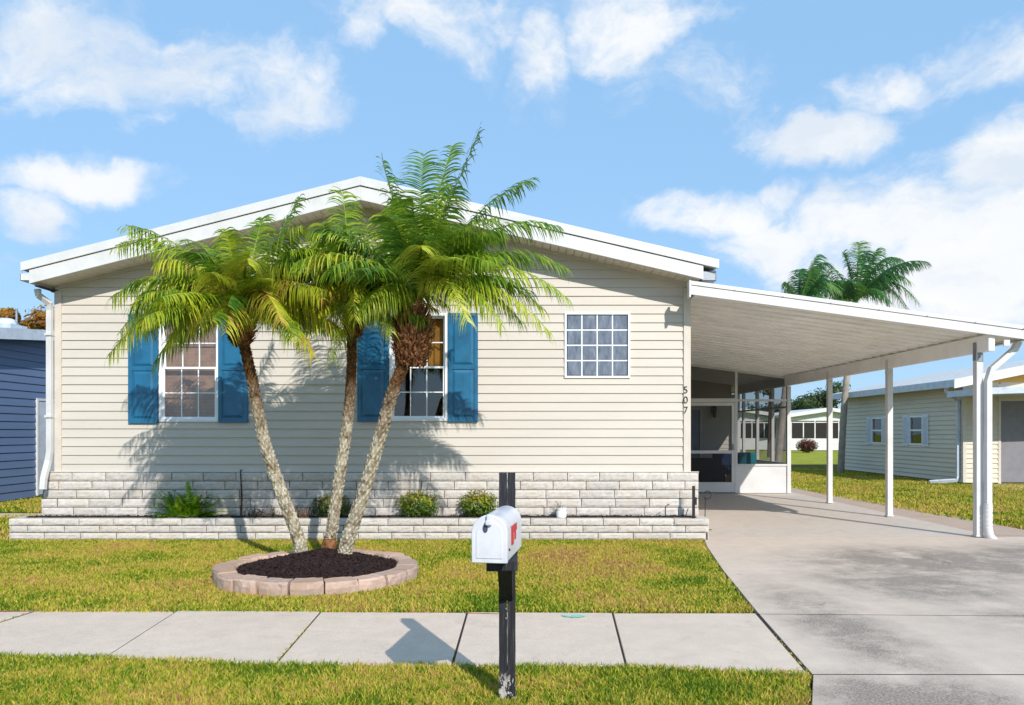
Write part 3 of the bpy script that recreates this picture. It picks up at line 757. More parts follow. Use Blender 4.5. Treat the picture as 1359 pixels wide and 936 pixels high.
# screen room
scr = thing('screen_enclosure', 'white framed screened porch with kick panels at the rear of the carport', 'screen room', (4.3, 17.6, 0))
YS = 17.6; s = YS/F
X = lambda px: (px-CX)*s
Z = lambda py: H+(HY-py)*s
zcl = lambda x: zc(x)-.152
mb = MB()
xdR = X(975); xdL = X(912); xr = X(1049)
def vbar(x0, x1, z0, z1, y0=YS-.025, y1=YS+.025): mb.box(x0, x1, y0, y1, z0, z1)
vbar(XR, XR+.05, .013, zcl(XR+.05)-.005); vbar(xr-.085, xr, .013, 2.455, YS-.04, YS+.045)
vbar(xdR, xdR+.06, .013, zcl(xdR+.06)-.01); vbar(xdL-.06, xdL, .013, zcl(xdL)-.01)
vbar(XR+.05, xdR, Z(534), Z(529), YS-.022, YS+.022); vbar(xdR+.06, xr-.085, Z(533), Z(530), YS-.022, YS+.022)
vbar(xdR+.06, xr-.085, Z(618.5), Z(616), YS-.03, YS+.03); vbar(XR+.05, xdL-.06, Z(618.5), Z(616), YS-.022, YS+.022)
mb.prism([(XR+.05, YS-.02, zcl(XR+.05)-.05), (PX-.05, YS-.02, zcl(PX-.05)-.05), (PX-.05, YS-.02, zcl(PX-.05)-.004), (XR+.05, YS-.02, zcl(XR+.05)-.004)], 0, (0, .04, 0))
# side frame at X=PX
for px in (1025, 1005, 987): Yq = PX*F/(px-CX); mb.box(PX-.035, PX+.035, Yq-.05, Yq+.05, .013, 2.455)
mb.box(PX-.03, PX+.03, YS+.045, YE, Z(618.5), Z(616)+.03); mb.box(PX-.03, PX+.03, YS+.045, YE, 1.96, 2.0)
mb.box(5.95, PX+.03, YE-.03, YE+.03, .013, 2.455)
mb.build('frame', 'white', scr, .003)
B('kick_panel', 'white', scr, [(xdR+.06, xr-.085, YS-.006, YS+.006, .013, Z(618.5))])
B('kick_panel', 'white', scr, [(XR+.05, xdL-.06, YS-.006, YS+.006, .013, Z(618.5))])
B('side_kick_panel', 'white', scr, [(PX-.006, PX+.006, YS+.045, YE-.03, .013, Z(618.5))])
mb = MB()
mb.add([(XR+.05, YS, Z(616)), (xdL-.06, YS, Z(616)), (xdL-.06, YS, zcl(xdL)-.05), (XR+.05, YS, zcl(XR)-.05)], [(0, 1, 2, 3)])
mb.add([(xdL-.06, YS, Z(529)), (xdR, YS, Z(529)), (xdR, YS, zcl(xdR)-.05), (xdL-.06, YS, zcl(xdL)-.05)], [(0, 1, 2, 3)])
mb.add([(xdR+.06, YS, Z(616)), (xr-.085, YS, Z(616)), (xr-.085, YS, zcl(xr)-.05), (xdR+.06, YS, zcl(xdR)-.05)], [(0, 1, 2, 3)])
mb.build('screen', 'screen', scr)
# door
zt = Z(534)-.01; a, b = xdL+.006, xdR-.006; zk = Z(640); zr = Z(600)
door = B('screen_door', 'white', scr, [(a, a+.07, YS-.03, YS+.01, .03, zt), (b-.07, b, YS-.03, YS+.01, .03, zt), (a+.07, b-.07, YS-.028, YS+.008, zt-.07, zt), (a+.07, b-.07, YS-.028, YS+.008, .03, zk), (a+.07, b-.07, YS-.028, YS+.008, zr-.035, zr+.035)], .004)
mb = MB(); mb.add([(a+.07, YS-.01, zk), (b-.07, YS-.01, zk), (b-.07, YS-.01, zr-.035), (a+.07, YS-.01, zr-.035)], [(0, 1, 2, 3)]); mb.add([(a+.07, YS-.01, zr+.035), (b-.07, YS-.01, zr+.035), (b-.07, YS-.01, zt-.07), (a+.07, YS-.01, zt-.07)], [(0, 1, 2, 3)])
mb.build('screen', 'screen', door)
B('handle', 'grille', door, [(b-.05, b-.02, YS-.06, YS-.03, 1.0, 1.14)], .004)

# porch furniture
def outdoor_chair(x, y, rot, m, label):
    o = thing('patio_chair', label, 'chair', (x, y, .012))
    c_, s_ = math.cos(rot), math.sin(rot)
    def rb(name, mt, boxes, bevel=.01):
        mb = MB()
        for (x0, x1, y0, y1, z0, z1) in boxes:
            n0 = len(mb.v); mb.box(x0, x1, y0, y1, z0, z1)
            for i in range(n0, len(mb.v)):
                vx, vy, vz = mb.v[i]; mb.v[i] = (x+vx*c_-vy*s_, y+vx*s_+vy*c_, vz+.012)
        return mb.build(name, mt, o, bevel)
    rb('seat', 'rattan', [(-.3, .3, -.3, .3, .28, .36)])
    rb('backrest', 'rattan', [(-.3, .3, .26, .34, .30, .86)])
    for sx in (-1, 1): rb('armrest', 'rattan', [(sx*.34-.045, sx*.34+.045, -.3, .32, .30, .60)])
    for sx in (-1, 1):
        for sy in (-.26, .28): rb('leg', 'rattan', [(sx*.3-.025, sx*.3+.025, sy-.025, sy+.025, 0, .3)])
    rb('seat_cushion', m, [(-.27, .27, -.28, .24, .36, .47)], .04); rb('back_cushion', m, [(-.26, .26, .15, .26, .47, .90)], .05)
outdoor_chair(5.66, 18.65, R(12), 'teal', 'teal cushioned patio chair behind the wide screen panel of the porch')
outdoor_chair(5.45, 20.4, R(-20), 'navy', 'navy cushioned patio chair deeper in the porch beside the side screen')
sofa = thing('patio_sofa', 'dark rattan patio sofa with a blue cushion behind the screen door', 'sofa', (4.3, 19.0, .012))
B('seat', 'rattan', sofa, [(3.5, 4.95, 18.7, 19.4, .15, .42)], .02); B('backrest', 'rattan', sofa, [(3.5, 4.95, 18.6, 18.7, .15, .78)], .02)
B('armrest', 'rattan', sofa, [(3.42, 3.5, 18.6, 19.4, .1, .6)], .02); B('armrest', 'rattan', sofa, [(4.95, 5.03, 18.6, 19.4, .1, .6)], .02)
B('cushion', 'navy', sofa, [(3.55, 4.15, 18.72, 18.95, .43, .95)], .05)
B('seat_cushion', 'navy', sofa, [(3.52, 4.93, 18.8, 19.38, .42, .5)], .03)

# ------------------------------------------------------------------ palms
UP = Vector((0, 0, 1))
def frond(mb, b, tip, arch=.25, nl=46, ll=.26, lw=.011, droop=.5, wind=(0, 0, 0), tone=.5, start=.14, rr=.008, fwd=.55, vee=.25):
    b, tip = Vector(b), Vector(tip); L = (tip-b).length; d = (tip-b).normalized()
    out = Vector((d.x, d.y, 0)); out = out.normalized() if out.length > .05 else Vector((1, 0, 0))
    c = b.lerp(tip, .52)+UP*arch*1.25*L*(1 if d.z < .8 else .2)-out*.02*L
    wind = Vector(wind)
    P = lambda t: b*(1-t)**2+c*2*t*(1-t)+tip*t*t
    N = 10; pts = [P(i/N) for i in range(N+1)]
    mb.tube(pts, [rr*(1-.8*i/N) for i in range(N+1)], 5, False, min(1, tone+.25))
    for i in range(nl):
        t = start+(1-start)*(i/(nl-1))**.95
        p = P(t); tg = (P(min(1, t+.02))-P(max(0, t-.02))).normalized()
        side = tg.cross(UP)
        if side.length < .15: side = tg.cross(Vector((out.y, -out.x, .1)))
        side.normalize(); nrm = side.cross(tg)
        prof = (.35+.65*min(1, (t-start)/.18))*(1-.5*max(0, (t-.5)/.5)**1.5)
        for sg in (-1, 1):
            if random.random() < .05: continue
            l = ll*prof*random.uniform(.82, 1.12)
            fw = fwd+.55*max(0, t-.6)+random.uniform(-.22, .22)
            dd = (side*sg+tg*fw+nrm*(vee+random.uniform(-.3, .2))).normalized()
            q = p.copy(); w = lw*random.uniform(.8, 1.15); vs = []; nseg = 4
            wv = tg*.8+nrm*.25*sg; wv.normalize()
            dp = droop*random.uniform(.7, 1.3)
            tn_ = min(1, max(0, tone+random.uniform(-.3, .25)))
            for s_ in range(nseg+1):
                u = s_/nseg; ww = w*(1-u)**.6 if u > .15 else w*.75
                if s_ == nseg: vs.append(q.copy())
                else: vs += [q-wv*ww, q+wv*ww]
                dd = (dd-UP*dp*(.35+.5*u)+wind*.3).normalized(); q = q+dd*l/nseg
            mb.add(vs, [(0, 1, 3, 2), (2, 3, 5, 4), (4, 5, 7, 6), (6, 7, 8)], tn_)
def trunk_curve(pts, n):
    out = []; m = len(pts)-1
    for i in range(n+1):
        t = i/n*m; k = min(int(t), m-1); u = t-k
        p0, p1, p2, p3 = pts[max(k-1, 0)], pts[k], pts[k+1], pts[min(k+2, m)]
        out.append(.5*((2*p1)+(p2-p0)*u+(2*p0-5*p1+4*p2-p3)*u*u+(3*p1-p0-3*p2+p3)*u**3))
    return out
def palm_trunk(tree, pts, r0, r1, seed, mat_='trunk'):
    C_ = trunk_curve([Vector(p) for p in pts], 200); rnd = random.Random(seed); mb = MB(); seg = 36; vs = []; tn = []
    n = len(C_)
    for i, p in enumerate(C_):
        u = i/(n-1); d = (C_[min(i+1, n-1)]-C_[max(i-1, 0)]).normalized(); a = d.cross(Vector((0, 1, 0))).normalized(); b = d.cross(a)
        r = r0+(r1-r0)*min(1, u*1.4)+.045*max(0, (.045-u)/.045)**1.5
        for k in range(seg):
            th = 2*math.pi*k/seg; ph = (k*8/seg+i*.16) ; q = (k*8/seg-i*.16)
            bm = .20*abs(math.sin(math.pi*ph))*abs(math.sin(math.pi*q))
            rr = r*(.84+bm+.05*mnoise.noise(Vector((math.cos(th)*2, math.sin(th)*2, i*.1+seed))))
            tn.append(.05+bm*4.4); vs.append(p+a*math.cos(th)*rr+b*math.sin(th)*rr)
    mb.add(vs, [(i*seg+k, i*seg+(k+1) % seg, (i+1)*seg+(k+1) % seg, (i+1)*seg+k) for i in range(n-1) for k in range(seg)], .55)
    mb.t[-len(tn):] = tn
    # leaf base nubs in a spiral
    th = 0; i = 3.0
    while i < n-2:
        k = int(i); p = C_[k]; d = (C_[min(k+1, n-1)]-C_[max(k-1, 0)]).normalized(); a = d.cross(Vector((0, 1, 0))).normalized(); b = d.cross(a)
        u = k/(n-1); r = (r0+(r1-r0)*min(1, u*1.4))*.93
        o = a*math.cos(th)+b*math.sin(th); s_ = d.cross(o)
        wd = rnd.uniform(.011, .020); ln = rnd.uniform(.006, .019); hh = rnd.uniform(.012, .024)
        q = p+o*r
        vs = [q-s_*wd-d*hh*.8, q+s_*wd-d*hh*.8, q+s_*wd*.9+d*hh*.35, q-s_*wd*.9+d*hh*.35, q+o*ln+d*hh*.9-s_*wd*.5, q+o*ln+d*hh*.9+s_*wd*.5]
        mb.add(vs, [(0, 1, 5, 4), (1, 2, 5), (2, 3, 4, 5), (3, 0, 4)], rnd.uniform(.3, 1))
        th += 2.39996+rnd.uniform(-.12, .12); i += .42
    mb.build('trunk', mat_, tree)
    return C_
def boot(tree, c, r, h, n, seed):
    rnd = random.Random(seed); mb = MB()
    c = Vector(c); prof = lambda u: r*(.45+.62*math.sin(math.pi*min(1, .12+u*.72)))
    mb.lathe(c, [(prof(j/8)*.8, h*(j/8)) for j in range(9)], 20, .1)
    for k in range(n):
        u = (k/n); th = k*2.39996+rnd.uniform(-.2, .2); rad = prof(u)*.8
        o = Vector((math.cos(th), math.sin(th), 0)); s_ = Vector((-o.y, o.x, 0)); q = c+o*rad+UP*h*u
        up = .55+1.6*u*u; ln = rnd.uniform(.05, .10)*(1+u*.5); wd = rnd.uniform(.012, .026)
        e = (o+UP*up+s_*rnd.uniform(-.35, .35)).normalized(); m_ = q+e*ln*.6+o*.012; tp = q+e*ln+UP*rnd.uniform(-.02, .03)
        mb.add([q-s_*wd, q+s_*wd, m_+s_*wd*.7, m_-s_*wd*.7, tp+s_*wd*.25, tp-s_*wd*.3, q-UP*.03, m_-o*.012], [(0, 1, 2, 3), (3, 2, 4, 5), (0, 6, 7, 3), (6, 1, 2, 7)], rnd.uniform(.2, 1))
    for k in range(n*2):      # hanging fibres
        u = rnd.random(); th = rnd.uniform(0, 6.28); rad = prof(u)*.85
        o = Vector((math.cos(th), math.sin(th), 0)); q = c+o*rad+UP*h*u; s_ = Vector((-o.y, o.x, 0))
        e = q+o*rnd.uniform(.01, .05)+UP*rnd.uniform(-.08, .04)+s_*rnd.uniform(-.03, .03)
        mb.add([q-s_*.003, q+s_*.003, e], [(0, 1, 2)], rnd.uniform(.1, .9))
    mb.build('leaf_base', 'boot', tree)

def palm(label, base, trunk_pts, cpos, heroes, nrand, Lr, mfrond, seed, r0, r1, boot_args, ll=.25, elmin=-25, azr=None, droop=.6, tone0=.5):
    random.seed(seed)
    t = thing('palm_tree', label, 'palm tree', base, 'cluster of three small palms in the mulch bed')
    palm_trunk(t, trunk_pts, r0, r1, seed); boot(t, *boot_args)
    mb = MB(); c = Vector(cpos)
    for (px, py, dy, arch, tn, dr) in heroes:
        tip = W(px, py, c.y+dy)
        frond(mb, c+Vector((random.uniform(-.03, .03), random.uniform(-.03, .03), random.uniform(0, .08))), tip, arch, 60, ll*1.12, .0105, dr*1.35, (.12, 0, 0), tn)
    for k in range(nrand):
        el = R(random.uniform(elmin, 60)); az = k*2.39996 if azr is None else R(random.uniform(*azr)); L = random.uniform(*Lr)
        dv = Vector((math.cos(el)*math.cos(az), math.cos(el)*math.sin(az), math.sin(el)))
        tip = c+dv*L-UP*.22*L*math.cos(el)
        frond(mb, c+dv*.03, tip, random.uniform(.16, .3), 56, ll*random.uniform(.95, 1.3), .0105, droop*1.35*random.uniform(.7, 1.4), (.12, 0, 0), tone0+random.uniform(-.42, .36))
    # young upright spears
    for k in range(5):
        a = random.uniform(0, 6.28); frond(mb, c, c+Vector((math.cos(a)*.16, math.sin(a)*.16, random.uniform(.5, .85))), .05, 26, .12, .006, .1, (0, 0, 0), .8, .3, .006, 1.4, .1)
    mb.build('crown', mfrond, t)
    return t
# left palm
YP = 8.02
palm('short palm with a yellow green crown leaning left, leftmost of the three', (-2.26, YP, .08),
     [W(401, 746, YP), W(396, 715, YP), W(372, 650, YP), W(350, 582, YP), W(338, 520, YP), W(325, 462, YP), W(321, 440, YP)],
     W(320, 425, YP),
     [(146, 470, -.1, .42, .72, 1.1), (150, 395, .1, .38, .6, 1.0), (158, 325, .2, .30, .55, .8), (205, 480, -.3, .40, .35, 1.2), (215, 345, -.5, .30, .85, .8),
      (300, 440, -.95, .38, .95, .9), (262, 430, -.7, .42, .9, 1.0), (372, 425, -.9, .40, .98, .8), (398, 262, .35, .12, .3, .5), (348, 290, .3, .18, .4, .6),
      (440, 330, .1, .30, .5, .8), (448, 440, -.2, .42, .85, 1.0), (415, 470, -.45, .42, .9, 1.1), (245, 320, .5, .28, .4, .7), (428, 395, -.6, .36, .9, .9), (300, 305, -.2, .2, .6, .7),
      (180, 435, .45, .40, .35, 1.1), (160, 440, .3, .45, .5, 1.3), (172, 300, .1, .2, .5, .8), (225, 450, -.5, .5, .6, 1.3), (400, 300, -.2, .25, .55, .9), (420, 355, -.4, .35, .6, 1.0), (385, 450, -.8, .5, .8, 1.2), (200, 380, -.3, .4, .75, 1.0), (190, 420, -.6, .4, .85, 1.1), (330, 350, -1.0, .35, .8, .9)],
     38, (.85, 1.3), 'frond_y', 21, .070, .055, (W(320, 458, YP), .125, .30, 150, 4), ll=.36, elmin=0)
# middle palm
YM = 8.22
palm('slim middle palm with its crown between the two others', (-2.02, YM, .08),
     [W(437, 738, YM), W(439, 715, YM), W(448, 650, YM), W(460, 570, YM), W(466, 500, YM), W(467, 440, YM), W(468, 425, YM)],
     W(469, 415, YM),
     [(400, 450, -.5, .4, .7, 1.0), (412, 330, -.3, .3, .55, .8), (455, 255, .2, .12, .35, .5), (520, 300, .2, .25, .35, .7), (520, 440, -.55, .45, .6, 1.1),
      (440, 480, -.5, .42, .6, 1.2), (400, 385, -.6, .35, .8, .9), (490, 350, -.85, .36, .7, .9), (430, 300, -.5, .2, .5, .7), (395, 420, .4, .4, .4, 1.0), (470, 420, -.95, .5, .75, 1.0)],
     26, (.8, 1.1), 'frond_y', 33, .066, .051, (W(469, 446, YM), .095, .20, 80, 6), ll=.33, elmin=0, tone0=.5)
# right palm: largest crown
YT = 7.9
palm('tallest palm with a thick brown shaggy boot leaning right, rightmost of the three', (-1.80, YT, .08),
     [W(457, 748, YT), W(462, 715, YT), W(484, 650, YT), W(507, 570, YT), W(523, 515, YT), W(538, 480, YT), W(545, 460, YT)],
     W(552, 400, YT),
     [(636, 176, .1, .10, .25, .4), (562, 205, .3, .10, .25, .4), (508, 215, .1, -.02, .1, .4), (702, 240, .2, .18, .2, .5), (600, 195, .5, .12, .3, .4),
      (738, 300, 0, .28, .35, .7), (752, 395, -.1, .34, .62, .7), (728, 440, -.4, .34, .8, .8), (700, 345, .5, .26, .4, .6), (690, 425, .3, .36, .55, .9), (748, 355, .3, .28, .5, .6),
      (665, 430, -.6, .42, .7, .9), (620, 425, -.8, .5, .85, .8), (560, 330, -1.0, .30, .95, .7), (480, 410, -.6, .42, .7, 1.0), (440, 350, -.2, .3, .6, .8),
      (495, 415, -.4, .5, .6, .9), (455, 300, .3, .22, .45, .6), (600, 250, -.5, .18, .5, .5), (660, 290, -.5, .26, .5, .6), (650, 350, -.8, .3, .6, .7), (520, 265, -.2, .15, .5, .5), (720, 410, .15, .34, .75, .7)],
     30, (1.0, 1.4), 'frond_g', 45, .075, .061, (W(547, 486, YT), .20, .58, 330, 9), ll=.36, elmin=14, droop=.5, tone0=.45)
# cut brown stub low on the middle trunk
mb = MB(); q = W(437, 722, YM-.08); random.seed(3)
for k in range(90):
    a = random.uniform(0, 6.28); o = Vector((math.cos(a), math.sin(a), 0)); z = random.uniform(-.06, .08)
    p0 = q+o*.06+UP*z; mb.add([p0-Vector((-o.y, o.x, 0))*.006, p0+Vector((-o.y, o.x, 0))*.006, p0+o*random.uniform(.02, .06)+UP*random.uniform(.0, .06)], [(0, 1, 2)])
mb.lathe(q-UP*.1, [(.10, -.02), (.085, .08), (.06, .16)], 14, .5)
mb.build('fibre_collar', 'boot', [o for o in COL.objects if o.name.startswith('palm_tree.001')][0])

# mulch bed
CXR, CYR = -1.95, 7.5
mb = MB(); NR, NA = 26, 96; vs = [(CXR, CYR, .13)]
def mz(x, y):
    d = math.hypot(x-CXR, y-CYR)/.82; e = math.hypot(x+2.0, y-8.0)
    return .075+.075*max(0, 1-d*d)+.06*math.exp(-(e/.3)**2)+.014*mnoise.noise(Vector((x*9, y*9, 0)))+.012*mnoise.noise(Vector((x*32, y*32, 3)))
for i in range(1, NR+1):
    for k in range(NA):
        r = .86*i/NR; x, y = CXR+r*math.cos(2*math.pi*k/NA), CYR+r*math.sin(2*math.pi*k/NA); vs.append((x, y, mz(x, y)))
fs = [(0, 1+k, 1+(k+1) % NA) for k in range(NA)]+[(1+(i-1)*NA+k, 1+i*NA+k, 1+i*NA+(k+1) % NA, 1+(i-1)*NA+(k+1) % NA) for i in range(1, NR) for k in range(NA)]
mb.add(vs, fs, .5)
for k in range(9000):
    r = .80*math.sqrt(random.random()); a = random.uniform(0, 6.28); x, y = CXR+r*math.cos(a), CYR+r*math.sin(a)
    c = Vector((x, y, mz(x, y)+.004)); l = random.uniform(.008, .024); w = random.uniform(.003, .007)
    d = Vector((random.uniform(-1, 1), random.uniform(-1, 1), random.uniform(-.4, .5))).normalized()*l; s_ = d.cross(UP).normalized()*w
    mb.add([c-d-s_, c-d+s_, c+d+s_, c+d-s_, c+UP*w], [(0, 1, 4), (1, 2, 4), (2, 3, 4), (3, 0, 4)])
mb.build('mulch', 'mulch', None, kind='stuff', label='dark shredded mulch mounded around the three palm trunks', cat='mulch')
# edging stones
NST = 20; random.seed(12)
def stone(k, a0, a1):
    am = (a0+a1)/2; ra, rb = .775+random.uniform(-.02, .015), .965+random.uniform(-.02, .016); h = .122+random.uniform(-.013, .012)
    o = Vector((CXR+.87*math.cos(am), CYR+.87*math.sin(am), 0)); vs = []; n = 6
    me = bpy.data.meshes.new('edging_stone'); 
    for z, ins in ((-.02, .0), (h*.5, -.006), (h-.02, .0), (h, .014)):
        for rr, sgn in ((ra, 1), (rb, -1)):
            for j in range(n+1):
                th = a0+(a1-a0)*j/n; th = am+(th-am)*(1-ins*2.0)
                r = rr+sgn*ins+random.uniform(-.008, .008)-(.012*abs(2*j/n-1)**3 if sgn < 0 else 0)
                vs.append(Vector((CXR+r*math.cos(th), CYR+r*math.sin(th), z+random.uniform(-.002, .002)))-o)
    q = 2*(n+1); fs = []
    for L in range(3):
        for j in range(n):
            A, B_ = L*q, (L+1)*q
            fs.append((A+j+1, A+j, B_+j, B_+j+1)); fs.append((A+n+1+j, A+n+1+j+1, B_+n+1+j+1, B_+n+1+j))
        A, B_ = L*q, (L+1)*q
        fs.append((A, A+n+1, B_+n+1, B_)); fs.append((A+n+n+1, A+n, B_+n, B_+n+n+1))
    T = 3*q
    for j in range(n): fs.append((T+j, T+j+1, T+n+1+j+1, T+n+1+j))
    mb = MB(); mb.add(vs, fs, random.random())
    me = mb.build('edging_stone', 'edging', None, .004)
    me.location = o
    for p_ in me.data.polygons: pass
    return tag(me, 'tan pink concrete edging stone in the ring around the mulch bed', 'edging stone', 'edging stones ringing the mulch bed')
for k in range(NST):
    gp = random.choice((.006, .009, .007, .018))
    st = stone(k, 2*math.pi*k/NST+gp, 2*math.pi*(k+1)/NST-gp)
    st.rotation_euler = (R(random.uniform(-1.2, 1.2)), R(random.uniform(-1.2, 1.2)), 0)

# ------------------------------------------------------------------ planter plants
def leaf_ball(mb, c, rx, ry, rz, n, size, shell=.55, flat=0):
    for k in range(n):
        v = Vector((random.gauss(0, 1), random.gauss(0, 1), random.gauss(0, 1))).normalized()
        r = shell+(1-shell)*random.random()
        bumpy = 1+.14*mnoise.noise(v*2.6+Vector(c))
        p = Vector(c)+Vector((v.x*rx, v.y*ry, v.z*rz))*r*bumpy
        if p.z < .24 and flat: continue
        n_ = (v+Vector((random.uniform(-.8, .8), random.uniform(-.8, .8), random.uniform(-.2, .9)))).normalized()
        a = n_.cross(Vector((random.uniform(-1, 1), random.uniform(-1, 1), random.uniform(-1, 1)))).normalized(); b = n_.cross(a)
        s = size*random.uniform(.6, 1.3)
        mb.add([p-a*s, p-b*s*.42, p+a*s, p+b*s*.42], [(0, 1, 2, 3)], min(1, max(0, .3+.45*v.z+random.uniform(-.25, .35))))  # tone rises towards the top of the ball, with random scatter
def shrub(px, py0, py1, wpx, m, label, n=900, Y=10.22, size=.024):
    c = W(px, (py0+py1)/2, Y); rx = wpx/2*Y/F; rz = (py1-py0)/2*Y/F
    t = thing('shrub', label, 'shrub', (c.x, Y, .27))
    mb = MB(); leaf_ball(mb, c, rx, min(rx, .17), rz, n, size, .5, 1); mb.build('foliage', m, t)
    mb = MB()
    for k in range(12):
        a = random.uniform(0, 6.28); mb.tube([(c.x, Y, .26), (c.x+math.cos(a)*rx*.4, Y+math.sin(a)*.06, c.z), (c.x+math.cos(a)*rx*.8, Y+math.sin(a)*.12, c.z+rz*.6)], [.006, .004, .002], 5)
    mb.build('stem', 'bark', t); return t
random.seed(5)
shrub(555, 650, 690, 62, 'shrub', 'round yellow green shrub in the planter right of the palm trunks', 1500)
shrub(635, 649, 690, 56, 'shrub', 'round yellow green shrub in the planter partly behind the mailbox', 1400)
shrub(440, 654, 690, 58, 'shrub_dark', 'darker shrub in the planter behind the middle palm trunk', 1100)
# fern clump
c = W(248, 690, 10.2); t = thing('fern', 'bright green spiky fern in the planter below the left window', 'fern', (c.x, 10.2, .27)); mb = MB()
for k in range(60):
    a = random.uniform(0, 6.28); e = random.uniform(.15, 1.2); L = random.uniform(.36, .58)*(.75+.25*math.sin(e))
    d = Vector((math.cos(a)*math.cos(e)*1.15, math.sin(a)*math.cos(e)*.38, math.sin(e)*.95))
    b0 = c+Vector((random.uniform(-.2, .2), random.uniform(-.03, .03), .01))
    frond(mb, b0, b0+d*L, .18, 26, .07, .009, .25, (0, 0, 0), random.uniform(.2, .9), .1, .004, .5, .1)
mb.build('fronds', 'fern', t)
# dead stem
c = W(320, 690, 10.2); mb = MB()
mb.tube([c-UP*.03, c+Vector((.01, 0, .3)), c+Vector((-.01, 0, .66))], [.014, .011, .006], 7, tone=.1)
for k in range(170):
    z = random.uniform(.02, .66); a = random.uniform(0, 6.28); o = Vector((math.cos(a), math.sin(a), random.uniform(.1, .9))); p = c+UP*z; L = random.uniform(.03, .075)
    s_ = Vector((-o.y, o.x, 0))*.004; mb.add([p-s_, p+s_, p+o*L], [(0, 1, 2)], random.uniform(0, .6))
mb.build('dead_plant', 'dry', None, label='tall dark dead spiky stem in the planter between fern and palms', cat='dead plant')
def weeds(px, w, h, n, label, m='dry'):
    c = W(px, 689, 10.2); mb = MB()
    for k in range(n):
        p = c+Vector((random.uniform(-w, w), random.uniform(-.06, .06), -.02)); q = p+Vector((random.uniform(-.08, .08), random.uniform(-.05, .05), random.uniform(.3, 1)*h))
        mb.tube([p, p.lerp(q, .5)+Vector((random.uniform(-.02, .02), 0, .01)), q], [.003, .0025, .001], 4, False)
        for j in range(9):
            r = p.lerp(q, random.uniform(.25, 1)); o = Vector((random.uniform(-1, 1), random.uniform(-1, 1), random.uniform(-.3, .8)))*.02; s_ = o.cross(Vector((.3, 1, .2))).normalized()*.006
            mb.add([r, r+o*.5+s_, r+o, r+o*.5-s_], [(0, 1, 2, 3)])
    mb.build('dry_weeds', m, None, label=label, cat='weeds')
weeds(345, .20, .20, 60, 'dry brown weeds in the planter just right of the dead stem')
weeds(402, .13, .22, 45, 'dry twiggy weeds in the planter left of the middle palm trunk')
weeds(470, .10, .16, 26, 'low brown weeds in the planter between middle and right trunks', 'shrub_dark')
# pot with dried plant
c = W(745, 691, 10.17); t = thing('flower_pot', 'small white pot with dried plant on the planter soil right of the mailbox', 'pot', (c.x, c.y, .26))
mb = MB(); mb.lathe((c.x, c.y, .255), [(0, 0), (.045, 0), (.068, .03), (.07, .09), (.062, .12), (.07, .125), (.07, .15), (.058, .15), (.052, .12), (0, .11)], 20, .5); mb.build('pot', 'pot', t, smooth=True)
mb = MB()
for k in range(26):
    p = Vector((c.x+random.uniform(-.03, .03), c.y, .36)); q = p+Vector((random.uniform(-.12, .04), random.uniform(-.05, .05), random.uniform(.0, .14)))
    mb.tube([p, q], [.003, .001], 4, False)
    for j in range(7): r = p.lerp(q, random.random()); o = Vector((random.uniform(-1, 1), random.uniform(-1, 1), random.uniform(-.6, .6)))*.018; mb.add([r, r+o+Vector((.006, 0, .004)), r+o*1.6], [(0, 1, 2)])
mb.build('dried_plant', 'dry', t)
# iron stake and scroll hook at the planter's right end
mb = MB(); q = W(921, 0, 10.05); mb.box(q.x-.018, q.x+.018, 10.06, 10.085, .25, .70); mb.box(q.x+.01, q.x+.04, 10.055, 10.09, .45, .55)
mb.build('garden_stake', 'iron', None, .004, label='short black stake standing at the right end of the planter', cat='stake')
mb = MB(); c = W(939, 657, 10.9); pts = [Vector((c.x-.04, 10.9, .013)), Vector((c.x-.03, 10.9, c.z-.06))]+[Vector((c.x+math.cos(a)*.055, 10.9, c.z+math.sin(a)*.055)) for a in [3.6+i*.42 for i in range(14)]]
mb.tube(pts, .006, 6); mb.tube([(c.x-.12, 10.9, .02), (c.x+.06, 10.9, .02)], .006, 6); mb.tube([(c.x-.03, 10.8, .02), (c.x-.03, 11.0, .02)], .006, 6)
mb.build('scroll_hook', 'iron', None, label='curled black iron hook standing on the slab beside the house corner', cat='hook')
mb = MB(); q = W(884, 690, 10.1); mb.tube([(q.x, 10.15, .24), (q.x, 10.15, .42), (q.x+.05, 10.15, .45)], .007, 6); mb.tube([(q.x+.09, 10.15, .26), (q.x+.26, 10.14, .29), (q.x+.3, 10.14, .40)], .006, 6)
mb.build('wire_stake', 'iron', None, label='bent thin black wire stake in the planter near its right end', cat='stake')  # two thin bent black wires set in the planter soil

# ------------------------------------------------------------------ mailbox
post = thing('mailbox_post', 'weathered black wooden post carrying the white mailbox at the sidewalk', 'post', (-.055, 4.06, 0))
w = .043; xc, yc = -.055, 4.06
mb = MB(); rnd = random.Random(2)
def splitpiece(x0, x1, z1, n=26):
    vs = []
    for i in range(n+1):
        z = -.1+(z1+.1)*i/n; j = lambda s=.0016: rnd.uniform(-s, s)
        zz = z+(0 if i < n else 0)
        vs += [(x0+j(), yc-w+j(), zz+(j(.012) if i == n else 0)), (x1+j(), yc-w+j(), zz+(j(.012) if i == n else 0)), (x1+j(), yc+w+j(), zz), (x0+j(), yc+w+j(), zz)]
    fs = [(i*4+k, i*4+(k+1) % 4, (i+1)*4+(k+1) % 4, (i+1)*4+k) for i in range(n) for k in range(4)]+[(3, 2, 1, 0), (n*4, n*4+1, n*4+2, n*4+3)]
    mb.add(vs, fs, .5)
splitpiece(xc-w, xc-.0012, 1.185); splitpiece(xc+.0012, xc+w, 1.182)
mb.build('post', 'black_paint', post)
B('arm_board', 'black_paint', post, [(-.145, -.075, 3.56, yc-w-.001, .755, .805), (-.075, -.0, 3.56, yc-w-.001, .757, .803)], .004)
